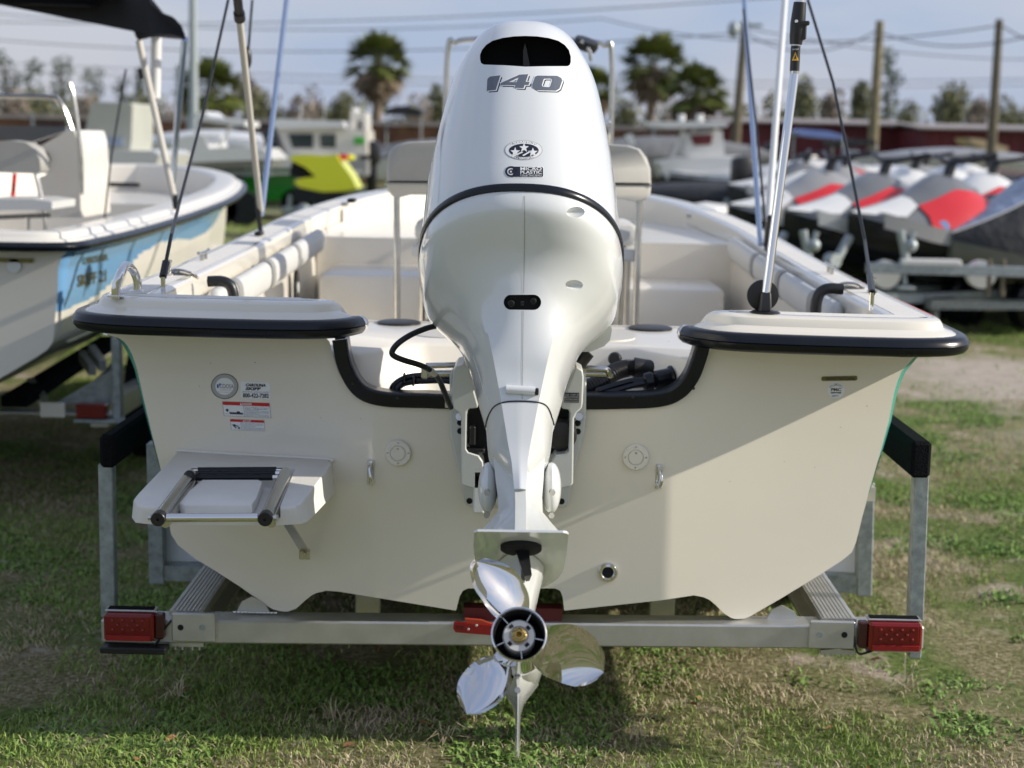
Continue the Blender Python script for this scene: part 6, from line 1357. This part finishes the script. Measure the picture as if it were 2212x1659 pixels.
palm('cabbage palm with a round crown on a straight trunk left of the motor', 818, 135, 60, 62, seed=2)
palm('broad cabbage palm on the left between the bimini leg and the pole', 455, 195, 62, 58, seed=3)
palm('tallest cabbage palm of the pair right of the motor', 1412, 140, 62, 66, seed=4)
palm('lower cabbage palm of the pair, just right of the tall one', 1505, 200, 58, 62, seed=5)
palm('cabbage palm half hidden behind the right edge of the motor cowl', 1278, 195, 46, 78, seed=6)
def cloudleaf(m_, c, rx, rz_, n, s, rg_, ryz=None):
    for _ in range(n):
        while True:
            q = (rg_.uniform(-1, 1), rg_.uniform(-1, 1), rg_.uniform(-1, 1))
            if sum(a * a for a in q) < 1: break
        p = np.array((c[0] + q[0] * rx, c[1] + q[1] * rx, c[2] + q[2] * rz_)); a = np.array([rg_.gauss(0, 1) for _ in range(3)]); a /= np.linalg.norm(a); b_ = np.cross(a, (rg_.gauss(0, 1), rg_.gauss(0, 1), rg_.gauss(0, 1))); b_ /= np.linalg.norm(b_) + 1e-6; e = s * rg_.uniform(.5, 1.3)
        m_.add([p - a * e, p + b_ * e * .6, p + a * e, p - b_ * e * .6], [(0, 1, 2, 3)])
def pine(label, px, ptop, pbase, w_px, Yd, seed, m=pineL, nm='pine_tree', clumps=7, grp='pines on the horizon', dens=70, low=.45):
    rg_ = random.Random(seed); Y = CAM[1] + Yd; top = P(px, ptop, Y); W_ = w_px * Yd / 3320; H = top[2]; t_ = thing(nm, label, 'tree', (top[0], Y, 0), grp)
    tb = MB().tube([(top[0], Y, 0), (top[0] + rg_.uniform(-.2, .2), Y, H * .5), (top[0], Y, H * .95)], [H * .018, H * .013, H * .005], 8, smooth=8); cw_ = MB()
    for k in range(clumps):
        u_ = lerp(low, .97, k / max(1, clumps - 1)); a = rg_.uniform(0, 2 * pi); r_ = W_ * .5 * (1.15 - u_ * .7) * rg_.uniform(.3, 1); c = np.array((top[0] + r_ * cos(a), Y + r_ * sin(a), H * u_))
        tb.tube([(top[0], Y, H * (u_ - .06)), c], [H * .006, H * .003], 5); cloudleaf(cw_, c, W_ * .42, H * .085, dens, H * .022, rg_)
    tb.build('trunk', barkm, t_); cw_.build('crown', m, t_, smooth=False)
for i, (px, tp, w, lab) in enumerate(((5, 118, 60, 'pine at the very left edge of the picture'), (62, 135, 52, 'pine with a flat crown second from the left edge'), (130, 128, 56, 'pine with a dark crown above the steel arch of the left skiff'), (200, 150, 60, 'bushy topped pine above the tall grey enclosure'), (262, 172, 40, 'small pine just right of the tall grey enclosure'), (300, 150, 34, 'thin pine behind the beige canopy leg'), (395, 150, 34, 'pine between the canopy leg and the broad palm'))):
    pine(lab, px, tp, 250, w, 120, 20 + i)
pine('tall thin pine with bare trunk right of the wooden pole', 1925, 112, 250, 56, 105, 40, clumps=6, low=.5)
def bush(label, px, ptop, w_px, Yd, seed, m=scrub, nm='bushy_tree', n=1000, kd='scrub trees beyond the fence'):
    rg_ = random.Random(seed); Y = CAM[1] + Yd; top = P(px, ptop, Y); W_ = w_px * Yd / 3320; H = top[2]; t_ = thing(nm, label, 'tree', (top[0], Y, 0), kd); tb = MB(); cw_ = MB()
    for k in range(7):
        a = rg_.uniform(0, 2 * pi); r_ = W_ * .33 * rg_.uniform(.1, 1); u_ = rg_.uniform(.45, .85); c = np.array((top[0] + r_ * cos(a) * 1.2, Y + r_ * sin(a), H * u_)); tb.tube([(top[0], Y, 0), lerp(np.array((top[0], Y, 0)), c, .6) + (0, 0, .1), c], [H * .02, H * .012, H * .004], 5); cloudleaf(cw_, c, W_ * .34, H * .22, n // 7, H * .034, rg_)
    tb.build('trunk', barkm, t_); cw_.build('crown', m, t_, smooth=False)
BL = [(30, 195, 90, scrubb, 'grey bare scrub tree at the far left above the fence'), (100, 200, 90, scrub, 'low olive tree behind the steel arch'), (180, 205, 80, scrubb, 'twiggy bare tree left of the tall grey enclosure'), (310, 200, 90, scrub, 'olive scrub tree behind the hanging white tube'), (380, 215, 70, scrubb, 'bare scrub tree left of the broad palm'), (540, 160, 60, scrubb, 'tall twiggy tree between the two left bow tubes'), (575, 190, 70, scrub, 'pale olive tree right of the left bow tubes'), (640, 190, 90, scrubb, 'rounded bare tree above the cabin boat roof'), (690, 215, 70, scrub, 'low olive scrub left of the round palm'), (745, 200, 60, scrub, 'dark green bush against the round palm trunk'), (900, 205, 80, scrubb, 'bare scrub behind the black canopy'), (945, 180, 50, scrub, 'narrow olive tree touching the motor cowl'), (1345, 215, 60, scrub, 'small bush between the motor and the tall palm'), (1460, 225, 90, scrubb, 'bare scrub below the palm pair'), (1600, 215, 70, scrub, 'olive bush by the leaning pole'), (1675, 200, 60, scrub, 'dense olive tree behind the two right hand tubes'), (1742, 165, 66, scrub, 'tall olive tree right of the steel strut'), (1800, 195, 60, scrubb, 'bare tree between the strap and the wooden pole'), (1865, 180, 54, scrub, 'olive tree directly left of the wooden pole'), (1965, 205, 60, scrub, 'small round tree at the end of the long shed'), (2060, 185, 90, scrub, 'large rounded tree between the two maroon sheds'), (2115, 210, 60, scrubb, 'bare tree left of the right hand pole'), (2190, 205, 80, scrub, 'olive tree at the right edge above the shed')]
for i, (px, tp, w, m_, lab) in enumerate(BL): bush(lab, px, tp, w, 85 + (i % 3) * 6, 60 + i, m_)
tl = MB(); rg_ = random.Random(5)
for i in range(260):
    x = rg_.uniform(-75, 80); h = rg_.uniform(2.6, 4.6); cloudleaf(tl, (x, 118 + rg_.uniform(-4, 8), h * .6), 2.6, h * .6, 34, .34, rg_)
tag(tl.build('far_treeline', scrub, smooth=False), 'hazy belt of mixed woodland along the horizon', 'woodland', kind='stuff')
